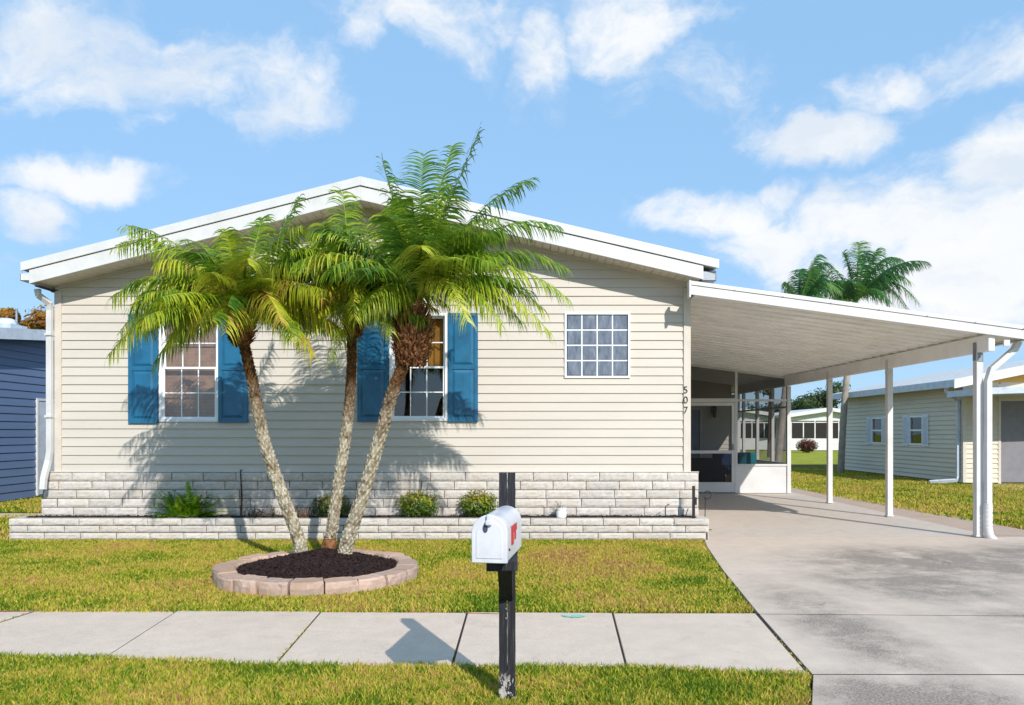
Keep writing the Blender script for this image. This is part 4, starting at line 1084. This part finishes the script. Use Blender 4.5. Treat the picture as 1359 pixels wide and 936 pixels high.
mb = MB(); mb.prism([(-.095, yc-w-.002, .52), (-.095, yc-w-.002, .62), (-.095, 3.70, .755), (-.095, 3.62, .755)], 0, (.07, 0, 0)); mb.build('brace', 'black_paint', post, .003)
for z in (.53, .48): mb = MB(); mb.tube([(-.06, yc-w-.002, z-.05), (-.06, yc-w-.009, z-.05)], .005, 6); mb.build('screw', 'grille', post)
# mailbox body in its own frame: origin bottom centre of the front, axis +y, yaw 8 deg to the right
bx = thing('mailbox', 'white arched roadside mailbox with a red flag on the black post', 'mailbox', (-.127, 3.50, .807))
bx.rotation_euler = (0, 0, R(-8))
HW, BH, BL = .078, .135, .50
def arch_prof(hw, bh, n=16, grow=0):
    pts = [(-hw-grow, 0-grow*.3), (hw+grow, 0-grow*.3), (hw+grow, bh)]
    pts += [((hw+grow)*math.cos(a), bh+(hw+grow)*math.sin(a)) for a in [math.pi*i/n for i in range(1, n)]]
    pts += [(-hw-grow, bh)]; return pts
O = Vector(bx.location)
def arch(y0, y1, hw, bh, grow=0, name='body', m='mailbox', bev=.004, sm=True):
    mb = MB(); mb.prism([O+Vector((x, y0, z)) for x, z in arch_prof(hw, bh, 20, grow)], 0, (0, y1-y0, 0), .5)
    return mb.build(name, m, bx, bev, smooth=sm)
arch(.012, BL, HW, BH); 
mb = MB()   # ribs pressed in the body
dr_ = arch(-.012, .016, HW, BH, .005, 'door')
mb = MB(); mb.prism([O+Vector((x*.78, -.0155, z*.80+.02)) for x, z in arch_prof(HW, BH, 20, 0)], 0, (0, .004, 0), .5); mb.build('door_panel', 'mailbox', dr_, .002)
for y0 in (.06, .43):
    pass
mb = MB(); mb.box(O.x-.014, O.x+.014, O.y-.036, O.y-.014, O.z+BH+.038, O.z+BH+.060); mb.box(O.x-.010, O.x+.010, O.y-.03, O.y+.02, O.z+BH+.058, O.z+BH+.086)
mb.build('latch', 'mailbox', dr_, .004)
mb = MB(); mb.lathe((0, 0, 0), [(0, 0), (.016, 0), (.016, .001), (0, .001)], 16)
mb.v = [(O.x-.018+v[0]*.75, O.y-.0165-v[2], O.z+BH+.022+v[1]*1.25) for v in mb.v]; mb.build('door_emblem', 'mailbox_mark', dr_)
# red flag, lowered on the right side
mb = MB()
fx = O.x+HW+.001
mb.prism([(fx, O.y+.30, O.z+.115), (fx, O.y+.14, O.z+.115), (fx, O.y+.14, O.z+.150), (fx, O.y+.30, O.z+.150)], 0, (.004, 0, 0))
mb.prism([(fx, O.y+.14, O.z+.114), (fx, O.y+.14, O.z+.06), (fx, O.y+.19, O.z+.06), (fx, O.y+.19, O.z+.114)], 0, (.0045, 0, 0))
mb.prism([(fx, O.y+.24, O.z+.114), (fx, O.y+.24, O.z+.075), (fx, O.y+.27, O.z+.075), (fx, O.y+.27, O.z+.114)], 0, (.0045, 0, 0))
mb.build('flag', 'red', bx, .001)
mb = MB(); mb.tube([(fx-.001, O.y+.07, O.z+.05), (fx+.005, O.y+.07, O.z+.05)], .006, 8); mb.build('rivet', 'iron', bx)

# ------------------------------------------------------------------ neighbours, right
nb = thing('neighbour_house', 'beige neighbouring house with two small shuttered windows right of the carport', 'house', (14, 24, 0))
NX0, NY0, NY1, NZ = 12.0, 20.7, 28.2, 2.72
def nwin(px0, px1): return NX0*F/(px1-CX), NX0*F/(px0-CX)
wins = [nwin(1157, 1172), nwin(1207, 1225.5)]
mb = MB()
holes = [(-b, -a, 1.02, 1.90) for a, b in wins]
# side wall faces -x: wall coordinate u=-y
lap_siding(mb, -NY1, -NY0, .05, lambda x: NZ, .13, .028, [(h[0], h[1], h[2], h[3]) for h in sorted(holes)], to=lambda u, d, z: (NX0-d, -u, z))
mb.build('side_wall', 'siding_neighbor', nb)
B('inner_wall', 'dark', nb, [(NX0+.15, NX0+.2, NY0+.2, NY1, 0, NZ)])
B('foundation', 'mortar', nb, [(NX0+.01, 20, NY0+.01, NY1, -.05, .06)])
mb = MB(); lap_siding(mb, NX0, 12.97, .05, lambda x: 2.75, .13, .028, to=lambda x, d, z: (x, NY0-d, z)); mb.build('front_wall', 'siding_neighbor', nb)
mb = MB(); lap_siding(mb, 16.2, 20, .05, lambda x: 2.75, .13, .028, to=lambda x, d, z: (x, NY0-d, z)); mb.build('front_wall', 'siding_neighbor', nb)
slope = .2
zr_ = lambda x: NZ+.02+slope*(x-NX0) if x < 16 else NZ+.02+slope*(20-x)
mb = MB(); lap_siding(mb, NX0+.02, 19.98, 2.75, lambda x: zr_(x), .13, .028, to=lambda x, d, z: (x, NY0-d, z), apex=16); mb.build('gable_siding', 'siding_yellow', nb)
mb = MB()
for xa, xb in ((NX0-.45, 16), (16, 20.45)):
    za, zb = zr_(xa), zr_(xb)
    mb.prism([(xa, NY0-.4, za+.05), (xb, NY0-.4, zb+.05), (xb, NY0-.4, zb+.15), (xa, NY0-.4, za+.15)], 0, (0, NY1-NY0+.8, 0))
mb.build('roof', 'roofing', nb)
B('fascia', 'white_nb', nb, [(NX0-.48, NX0-.45, NY0-.4, NY1+.4, NZ-.12, NZ+.07)]); B('soffit', 'soffit', nb, [(NX0-.45, NX0-.01, NY0-.38, NY1+.4, NZ-.03, NZ+.0)])
mb = MB()
for xa, xb in ((NX0-.48, 16), (16, 20.4)):
    za, zb = zr_(xa), zr_(xb); mb.prism([(xa, NY0-.43, za-.08), (xb, NY0-.43, zb-.08), (xb, NY0-.43, zb+.16), (xa, NY0-.43, za+.16)], 0, (0, .03, 0))
mb.build('rake_fascia', 'white', nb)
# lower front carport roof
mb = MB(); mb.prism([(11.55, 18.9, 2.34), (20, 18.9, 2.60), (20, 18.9, 2.76), (11.55, 18.9, 2.50)], 0, (0, 1.79, 0)); mb.build('porch_roof', 'white_nb', nb)
for x in (15.0, 18.5): B('porch_post', 'white', nb, [(x-.05, x+.05, 18.97, 19.07, 0, 2.42)])
B('corner_trim', 'trim', nb, [(NX0-.02, NX0+.07, NY0-.03, NY0+.06, .05, NZ)], 0); B('corner_trim', 'trim', nb, [(12.93, 13.0, NY0-.03, NY0+.03, .0, 2.7)], 0)
gd = B('garage_door', 'garage', nb, [(13.0, 14.55, NY0+.02, NY0+.06, .0, 2.25), (14.58, 16.2, NY0+.02, NY0+.06, 0, 2.25)], .01)
B('door_header', 'siding_neighbor', nb, [(13.0, 16.2, NY0, NY0+.05, 2.252, 2.75)])
B('patio_slab', 'slab', None, [(12.2, 18, 18.9, NY0, -.05, .01)], kind='structure')
q = NX0-.09
mb = MB(); mb.tube([(NX0-.4, NY0+.12, 2.62), (NX0-.38, NY0+.12, 2.5), (NX0-.07, NY0+.12, 2.25), (NX0-.07, NY0+.12, .22), (NX0-.12, NY0+.12, .1), (NX0-.8, NY0+.2, .05)], 1, 4, True, .5, (.04, .035)); mb.build('downspout', 'white_nb', nb)
for (a, b), lb in zip(wins, ('farther small window', 'nearer small window')):
    z0, z1 = 1.02, 1.90
    f = B('window', 'vinyl', nb, [(NX0-.03, NX0+.06, a, a+.05, z0, z1), (NX0-.03, NX0+.06, b-.05, b, z0, z1), (NX0-.03, NX0+.06, a+.05, b-.05, z0, z0+.05), (NX0-.03, NX0+.06, a+.05, b-.05, z1-.05, z1), (NX0-.01, NX0+.06, a+.05, b-.05, 1.44, 1.49)])
    B('glass', 'glass', f, [(NX0+.02, NX0+.025, a+.04, b-.04, z0+.04, z1-.04)])
    for (c0, c1) in ((a-.33, a-.01), (b+.01, b+.33)):
        mb = MB(); mb.box(NX0-.045, NX0-.016, c0, c1, z0-.03, z1+.03)
        k = z0+.04
        while k < z1-.04: mb.add([(NX0-.047, c0+.04, k), (NX0-.047, c1-.04, k), (NX0-.060, c1-.04, k+.035), (NX0-.060, c0+.04, k+.035)], [(0, 1, 2, 3)], .5); k += .05
        mb.build('shutter', 'shutter_w', nb)

# far white house seen between the carport posts, plus two more behind the screen
def far_house(x0, x1, y, label, depth=9, z=2.5, ridge=.55):
    o = thing('distant_house', label, 'house', ((x0+x1)/2, y, 0), 'white houses across the far lawn')
    B('wall', 'white', o, [(x0, x1, y, y+depth, 0, z)]); xm = (x0+x1)/2
    mb = MB(); 
    for a, b in ((x0-.5, xm), (xm, x1+.5)):
        f = lambda x: z+ridge*(1-abs(x-xm)/((x1-x0)/2+.5))
        mb.prism([(a, y-.6, f(a)), (b, y-.6, f(b)), (b, y-.6, f(b)+.28), (a, y-.6, f(a)+.28)], 0, (0, depth+1.2, 0))
    mb.build('roof', 'white', o); 
    mb = MB(); mb.prism([(x0, y-.0, z), (x1, y-.0, z), (xm, y, z+ridge)], 0, (0, .2, 0)); mb.build('gable', 'white_nb', o)
    n = max(3, int((x1-x0)/1.8)); 
    for k in range(n):
        a = x0+.3+(x1-x0-.6)*k/n; b = a+(x1-x0-.6)/n-.12
        w_ = B('window', 'glass' if 0 else 'dark', o, [(a, b, y-.04, y-.005, .95, 2.3)]); B('frame', 'white', w_, [((a+b)/2-.04, (a+b)/2+.04, y-.06, y-.041, 1.0, 2.15), (a, b, y-.06, y-.041, 2.15, 2.22)])
    return o
xa = (1046-CX)*60/F; xb = (1134-CX)*60/F
far_house(xa, xb+1, 60, 'white house with a row of dark porch windows seen between carport posts')
far_house((930-CX)*62/F, (1036-CX)*62/F, 62, 'white house seen only through the porch screens')
c = W(1071, 585, 55); t = thing('red_bush', 'round dark red bush in front of the distant white house', 'bush', (c.x, 55, 0)); random.seed(8)
mb = MB(); leaf_ball(mb, (c.x, 55, .45), 1.0*.78, .7, .5, 2600, .07, .3); mb.build('foliage', 'bush_red', t); mb = MB(); mb.tube([(c.x, 55, -.1), (c.x, 55, .6)], .05, 6); mb.build('stem', 'bark', t)

def leafy_tree(name, label, x, y, h, r, m, n=4200, size=.16, seed=1, cat='tree', group=None):
    random.seed(seed); t = thing(name, label, cat, (x, y, 0), group)
    mb = MB(); mb.tube([(x, y, -.1), (x+.1, y, h*.35), (x-.1, y, h*.6)], [r*.09, r*.07, r*.04], 8)
    cl = []
    for k in range(16):
        a = random.uniform(0, 6.28); rr = random.uniform(.15, .75)*r; z = h*.5+random.uniform(-.18, .42)*h
        cl.append((Vector((x+math.cos(a)*rr, y+math.sin(a)*rr, z)), random.uniform(.25, .48)*r)); mb.tube([(x, y, h*.35), (x+math.cos(a)*rr*.5, y+math.sin(a)*rr*.5, (z+h*.35)/2), cl[-1][0]], [r*.035, r*.02, r*.008], 5)
    mb.build('trunk', 'bark', t); mb = MB()
    for c, q in cl: leaf_ball(mb, c, q, q, q*.75, n//16, size, .35)
    mb.build('crown', m, t); return t
leafy_tree('broadleaf_tree', 'dark broadleaf tree rising behind the distant white house', (1082-CX)*80/F, 80, 6.4, 3.2, 'tree_dark', 5200, .20, 3)
leafy_tree('broadleaf_tree', 'low dark tree behind the porch screens beyond the far lawn', (1010-CX)*82/F, 82, 4.6, 2.8, 'tree_dark', 3000, .2, 4)
leafy_tree('broadleaf_tree', 'orange brown tree showing above the blue house roof', (45-CX)*27/F, 27, 5.9, 1.5, 'tree_orange', 9000, .11, 6)
leafy_tree('broadleaf_tree', 'sparse thin treetop just showing over the carport roof', (1020-CX)*45/F, 45, 10.2, 1.1, 'tree_dark', 700, .11, 9)

def queen_palm(label, base, cpos, tips, seed, nr):
    random.seed(seed); base = Vector(base); c = Vector(cpos); t = thing('tall_palm_tree', label, 'palm tree', base)
    mb = MB(); pts = [base-UP*.2, base+UP*.4, base.lerp(c, .5)+Vector((-.1, 0, 0)), c]
    C_ = trunk_curve(pts, 60); mb.tube(C_, [.115+.09*max(0, 1-i/5)-.02*i/60+.004*(i % 3) for i in range(61)], 16, tone=.5); mb.build('trunk', 'trunk_far', t, smooth='all')
    mb = MB(); Y = c.y
    for (px, py, dy, arch, dr) in tips: frond(mb, c, W(px, py, Y+dy), arch, 64, .75, .017, dr, (.5, 0, 0), random.uniform(.1, .8), .12, .03, .5, .1)
    for k in range(nr):
        el = R(random.uniform(-10, 75)); az = random.uniform(0, 6.28); L = random.uniform(1.8, 2.4); dv = Vector((math.cos(el)*math.cos(az)+.25, math.cos(el)*math.sin(az), math.sin(el)))
        frond(mb, c, c+dv*L-UP*.3*L*math.cos(el), .3, 60, .72, .017, 1.1, (.5, 0, 0), random.uniform(0, .8), .12, .03, .5, .1)
    mb.build('crown', 'frond_far', t)
queen_palm('tall windblown palm behind the carport, its grey trunk beside the beige neighbouring house', (11.2, 26.6, 0), W(1136, 402, 26.6),
    [(1120, 335, 0, .35, .9), (1165, 330, .3, .4, 1.0), (1195, 345, 0, .45, 1.1), (1216, 400, 0, .55, 1.2), (1205, 372, -.6, .5, 1.2), (1180, 400, -1, .6, 1.2), (1210, 425, .5, .6, 1.2), (1110, 372, -.4, .3, 1.0), (1150, 335, -.5, .3, 1.0), (1112, 390, .8, .3, 1.0), (1165, 385, 1, .5, 1.2), (1140, 322, .2, .15, .6)], 3, 8)
queen_palm('tall palm seen through the porch screen, its lower crown left of the other tall palm', (8.2, 24.2, 0), W(1060, 408, 24.2),
    [(1042, 375, 0, .35, 1.0), (1062, 358, .2, .3, 1.0), (1090, 365, 0, .4, 1.0), (1110, 385, .3, .5, 1.0), (1078, 356, -.3, .2, .9), (1048, 400, .5, .4, 1.1), (1105, 405, -.5, .5, 1.1)], 5, 4)

# ------------------------------------------------------------------ blue house, left
bh = thing('blue_house', 'blue sided house with pale grey roof edge at the left of the photo', 'house', (-13, 18, 0))
BX, BY0, BY1 = -10.3, 11.0, 24.0
mb = MB(); zt_ = lambda y: 3.26+.10*(y-15.2)
dY0, dY1 = -BX*F/(CX-47), -BX*F/(CX-47)+.95
lap_siding(mb, BY0, BY1, .03, lambda y: zt_(y), .16, .018, [(dY0, dY1, .05, 2.12)], to=lambda y, d, z: (BX+d, y, z)); mb.build('side_wall', 'siding_blue', bh)
B('rear_wall', 'siding_blue', bh, [(-18, BX-.02, BY0, BY0+.1, 0, 2.8), (-18, BX-.02, BY1-.1, BY1, 0, 3.6)])
B('floor', 'dark', bh, [(-18, BX-.03, BY0+.1, BY1-.1, -.05, .02)])
mb = MB(); mb.prism([(-18, BY0-.3, zt_(BY0)+.0), (-18, BY1, zt_(BY1)+.0), (-18, BY1, zt_(BY1)+.18), (-18, BY0-.3, zt_(BY0)+.15)], 0, (18+BX+.32, 0, 0)); mb.build('roof', 'blueroof', bh)
mb = MB(); mb.prism([(BX+.325, BY0-.3, zt_(BY0)-.04), (BX+.325, BY1, zt_(BY1)-.04), (BX+.325, BY1, zt_(BY1)+.2), (BX+.325, BY0-.3, zt_(BY0)+.17)], 0, (.03, 0, 0)); mb.build('fascia', 'white_nb', bh)
mb = MB(); mb.prism([(BX+.02, BY0-.3, zt_(BY0)-.03), (BX+.02, BY1, zt_(BY1)-.03), (BX+.02, BY1, zt_(BY1)-.01), (BX+.02, BY0-.3, zt_(BY0)-.01)], 0, (.3, 0, 0)); mb.build('soffit', 'white_nb', bh)
dd = B('door', 'white_nb', bh, [(BX-.01, BX+.03, dY0+.03, dY1-.03, .06, 2.09)], .006)
B('frame', 'white', dd, [(BX-.02, BX+.045, dY0, dY0+.05, .05, 2.13), (BX-.02, BX+.045, dY1-.05, dY1, .05, 2.13), (BX-.02, BX+.045, dY0+.05, dY1-.05, 2.08, 2.13)])
B('handle', 'grille', dd, [(BX+.03, BX+.07, dY1-.17, dY1-.13, .98, 1.04)], .005)
q = W(8, 428, 20); mb = MB(); mb.lathe((q.x, 20, 0), [(.28, q.z-.3), (.28, q.z-.02), (.24, q.z+.06), (.14, q.z+.10), (0, q.z+.11)], 16); mb.box(q.x-.34, q.x+.34, 19.66, 20.34, q.z-.35, q.z-.07)
mb.build('skylight', 'white_nb', bh, smooth=True)
q = W(22, 425, 20); mb = MB(); mb.tube([(q.x, 20, q.z-.3), (q.x, 20, q.z+.3)], .03, 8); mb.build('vent_pipe', 'grille', bh)

# ------------------------------------------------------------------ sky, sun, camera
SUN = Vector((.46, -1.0, .70)).normalized()
elev = math.asin(SUN.z); azim = math.atan2(SUN.x, SUN.y)
w_ = bpy.data.worlds.new('World'); scene.world = w_; w_.use_nodes = True
t = NT(w_.node_tree); bg = w_.node_tree.nodes['Background']
sky = t.n('ShaderNodeTexSky', sky_type='NISHITA'); sky.sun_disc = False; sky.sun_elevation = elev; sky.sun_rotation = azim
sky.air_density = 1.0; sky.dust_density = .6; sky.ozone_density = 1.4
STR = .15
tc = t.n('ShaderNodeTexCoord'); dirv = tc.outputs['Generated']
def cdir(px, py): return Vector((px-CX, F, HY-py)).normalized()
blobs = [  # px, py, half width, half height, strength : the clouds' places in the sky
 (110, 60, 200, 90, .95), (280, 90, 210, 70, .95), (370, 140, 100, 60, .85), (200, 140, 110, 60, .6), (60, 10, 160, 50, .7), (180, 20, 200, 40, .6),
 (115, 228, 125, 42, 1.35), (60, 265, 70, 70, 1.2), (20, 350, 90, 60, .35), (530, 20, 110, 60, .75), (500, 60, 60, 40, .6), (640, 60, 110, 70, .55), (735, 85, 60, 85, .85), (720, 130, 50, 50, .6), (500, 55, 60, 50, .8),
 (850, 28, 110, 60, 1.05), (950, 60, 150, 90, .62), (900, 110, 110, 50, .45), (1085, 180, 120, 50, 1.05), (1000, 330, 90, 40, .9), (1030, 130, 50, 90, .6), (1170, 105, 130, 40, 1.0), (1300, 60, 130, 60, .95), (1200, 130, 120, 40, .5),
 (880, 285, 60, 45, .8), (960, 290, 130, 50, .9), (1040, 262, 60, 30, .8), (1040, 335, 120, 55, 1.0), (1200, 300, 170, 90, 1.15), (1330, 220, 90, 90, 1.2), (1330, 340, 200, 150, 1.3), (1180, 380, 220, 70, 1.0), (1350, 430, 200, 60, .9), (900, 360, 120, 30, .4), (1250, 470, 150, 30, .5),
 (1500, 300, 250, 200, 1.1), (-150, 200, 200, 150, .7)]
wn = t.n('ShaderNodeTexNoise'); wn.inputs['Scale'].default_value = 3.2; wn.inputs['Detail'].default_value = 6; wn.inputs['Roughness'].default_value = .6; t.l(dirv, wn.inputs['Vector'])
wo = t.n('ShaderNodeVectorMath', operation='SUBTRACT'); t.l(wn.outputs['Color'], wo.inputs[0]); wo.inputs[1].default_value = (.5, .5, .5)
ws = scaled(t, wo.outputs[0], (.17, .17, .17))
wd = t.n('ShaderNodeVectorMath', operation='ADD'); t.l(dirv, wd.inputs[0]); t.l(ws, wd.inputs[1]); warped = wd.outputs[0]
acc = None
for (px, py, rx, ry, s_) in blobs:
    c = cdir(px, py); k = 1/math.sqrt(1+((px-CX)/F)**2+((py-HY)/F)**2)/F
    d = t.n('ShaderNodeVectorMath', operation='SUBTRACT'); t.l(warped, d.inputs[0]); d.inputs[1].default_value = c
    d2 = scaled(t, d.outputs[0], (1/(rx*k*1.25), .9/(rx*k), 1/(ry*k*1.25)))
    ln = t.n('ShaderNodeVectorMath', operation='LENGTH'); t.l(d2, ln.inputs[0])
    mr = t.n('ShaderNodeMapRange', interpolation_type='SMOOTHSTEP'); t.l(ln.outputs['Value'], mr.inputs[0])
    mr.inputs[1].default_value = 1.15; mr.inputs[2].default_value = 0.1; mr.inputs[3].default_value = 0; mr.inputs[4].default_value = s_
    acc = mr.outputs[0] if acc is None else math_(t, 'MAXIMUM', acc, mr.outputs[0])
n1 = noise(t, 5.5, 10, .62, scaled(t, warped, (1, 1, 1.7)), .2)
n2 = noise(t, 18, 8, .6, scaled(t, warped, (1, 1, 1.4)))
den = math_(t, 'ADD', acc, math_(t, 'ADD', math_(t, 'MULTIPLY', math_(t, 'SUBTRACT', n1, .5), 1.8), math_(t, 'MULTIPLY', math_(t, 'SUBTRACT', n2, .5), .8)))
mr = t.n('ShaderNodeMapRange', interpolation_type='SMOOTHSTEP'); t.l(den, mr.inputs[0]); mr.inputs[1].default_value = .33; mr.inputs[2].default_value = 1.05
mask = math_(t, 'MULTIPLY', mr.outputs[0], .96)
CLOUD = 1.0/STR*.84
cshade = ramp(t, math_(t, 'ADD', .62, math_(t, 'MULTIPLY', math_(t, 'SUBTRACT', noise(t, 4.2, 7, .55, scaled(t, warped, (1, 1, 2.2))), .5), 2.6)), [(.25, (CLOUD*.80, CLOUD*.88, CLOUD*.98)), (.55, (CLOUD*1.0, CLOUD*1.02, CLOUD*1.04)), (1.0, (CLOUD*1.06, CLOUD*1.06, CLOUD*1.06))])
skyc = mixc(t, .78, sky.outputs[0], (.30/STR, .545/STR, .86/STR, 1))
sp = t.n('ShaderNodeSeparateXYZ'); t.l(dirv, sp.inputs[0])
final = mixc(t, mask, skyc, cshade)
t.l(final, bg.inputs[0]); bg.inputs[1].default_value = STR
sd = bpy.data.lights.new('sun', 'SUN'); sd.energy = 4.0; sd.angle = R(.5); sd.color = (1, .955, .895)
so = bpy.data.objects.new('sun', sd); COL.objects.link(so); so.rotation_euler = SUN.to_track_quat('Z', 'Y').to_euler(); so.location = (5, -10, 12)
cam = bpy.data.cameras.new('camera'); co = bpy.data.objects.new('camera', cam); COL.objects.link(co); scene.camera = co
co.location = (0, 0, H); co.rotation_euler = (R(90), 0, 0)
cam.sensor_width = 36; cam.lens = 36*F/1359; cam.shift_x = -(CX-679.5)/1359; cam.shift_y = (HY-468)/1359; cam.clip_end = 2000; cam.clip_start = .05
scene.view_settings.view_transform = 'Standard'; scene.view_settings.look = 'None'; scene.view_settings.gamma = 1; scene.view_settings.exposure = .20
scene.render.engine = 'CYCLES'
scene.cycles.transparent_max_bounces = 16
scene.render.resolution_x, scene.render.resolution_y = 1024, 705
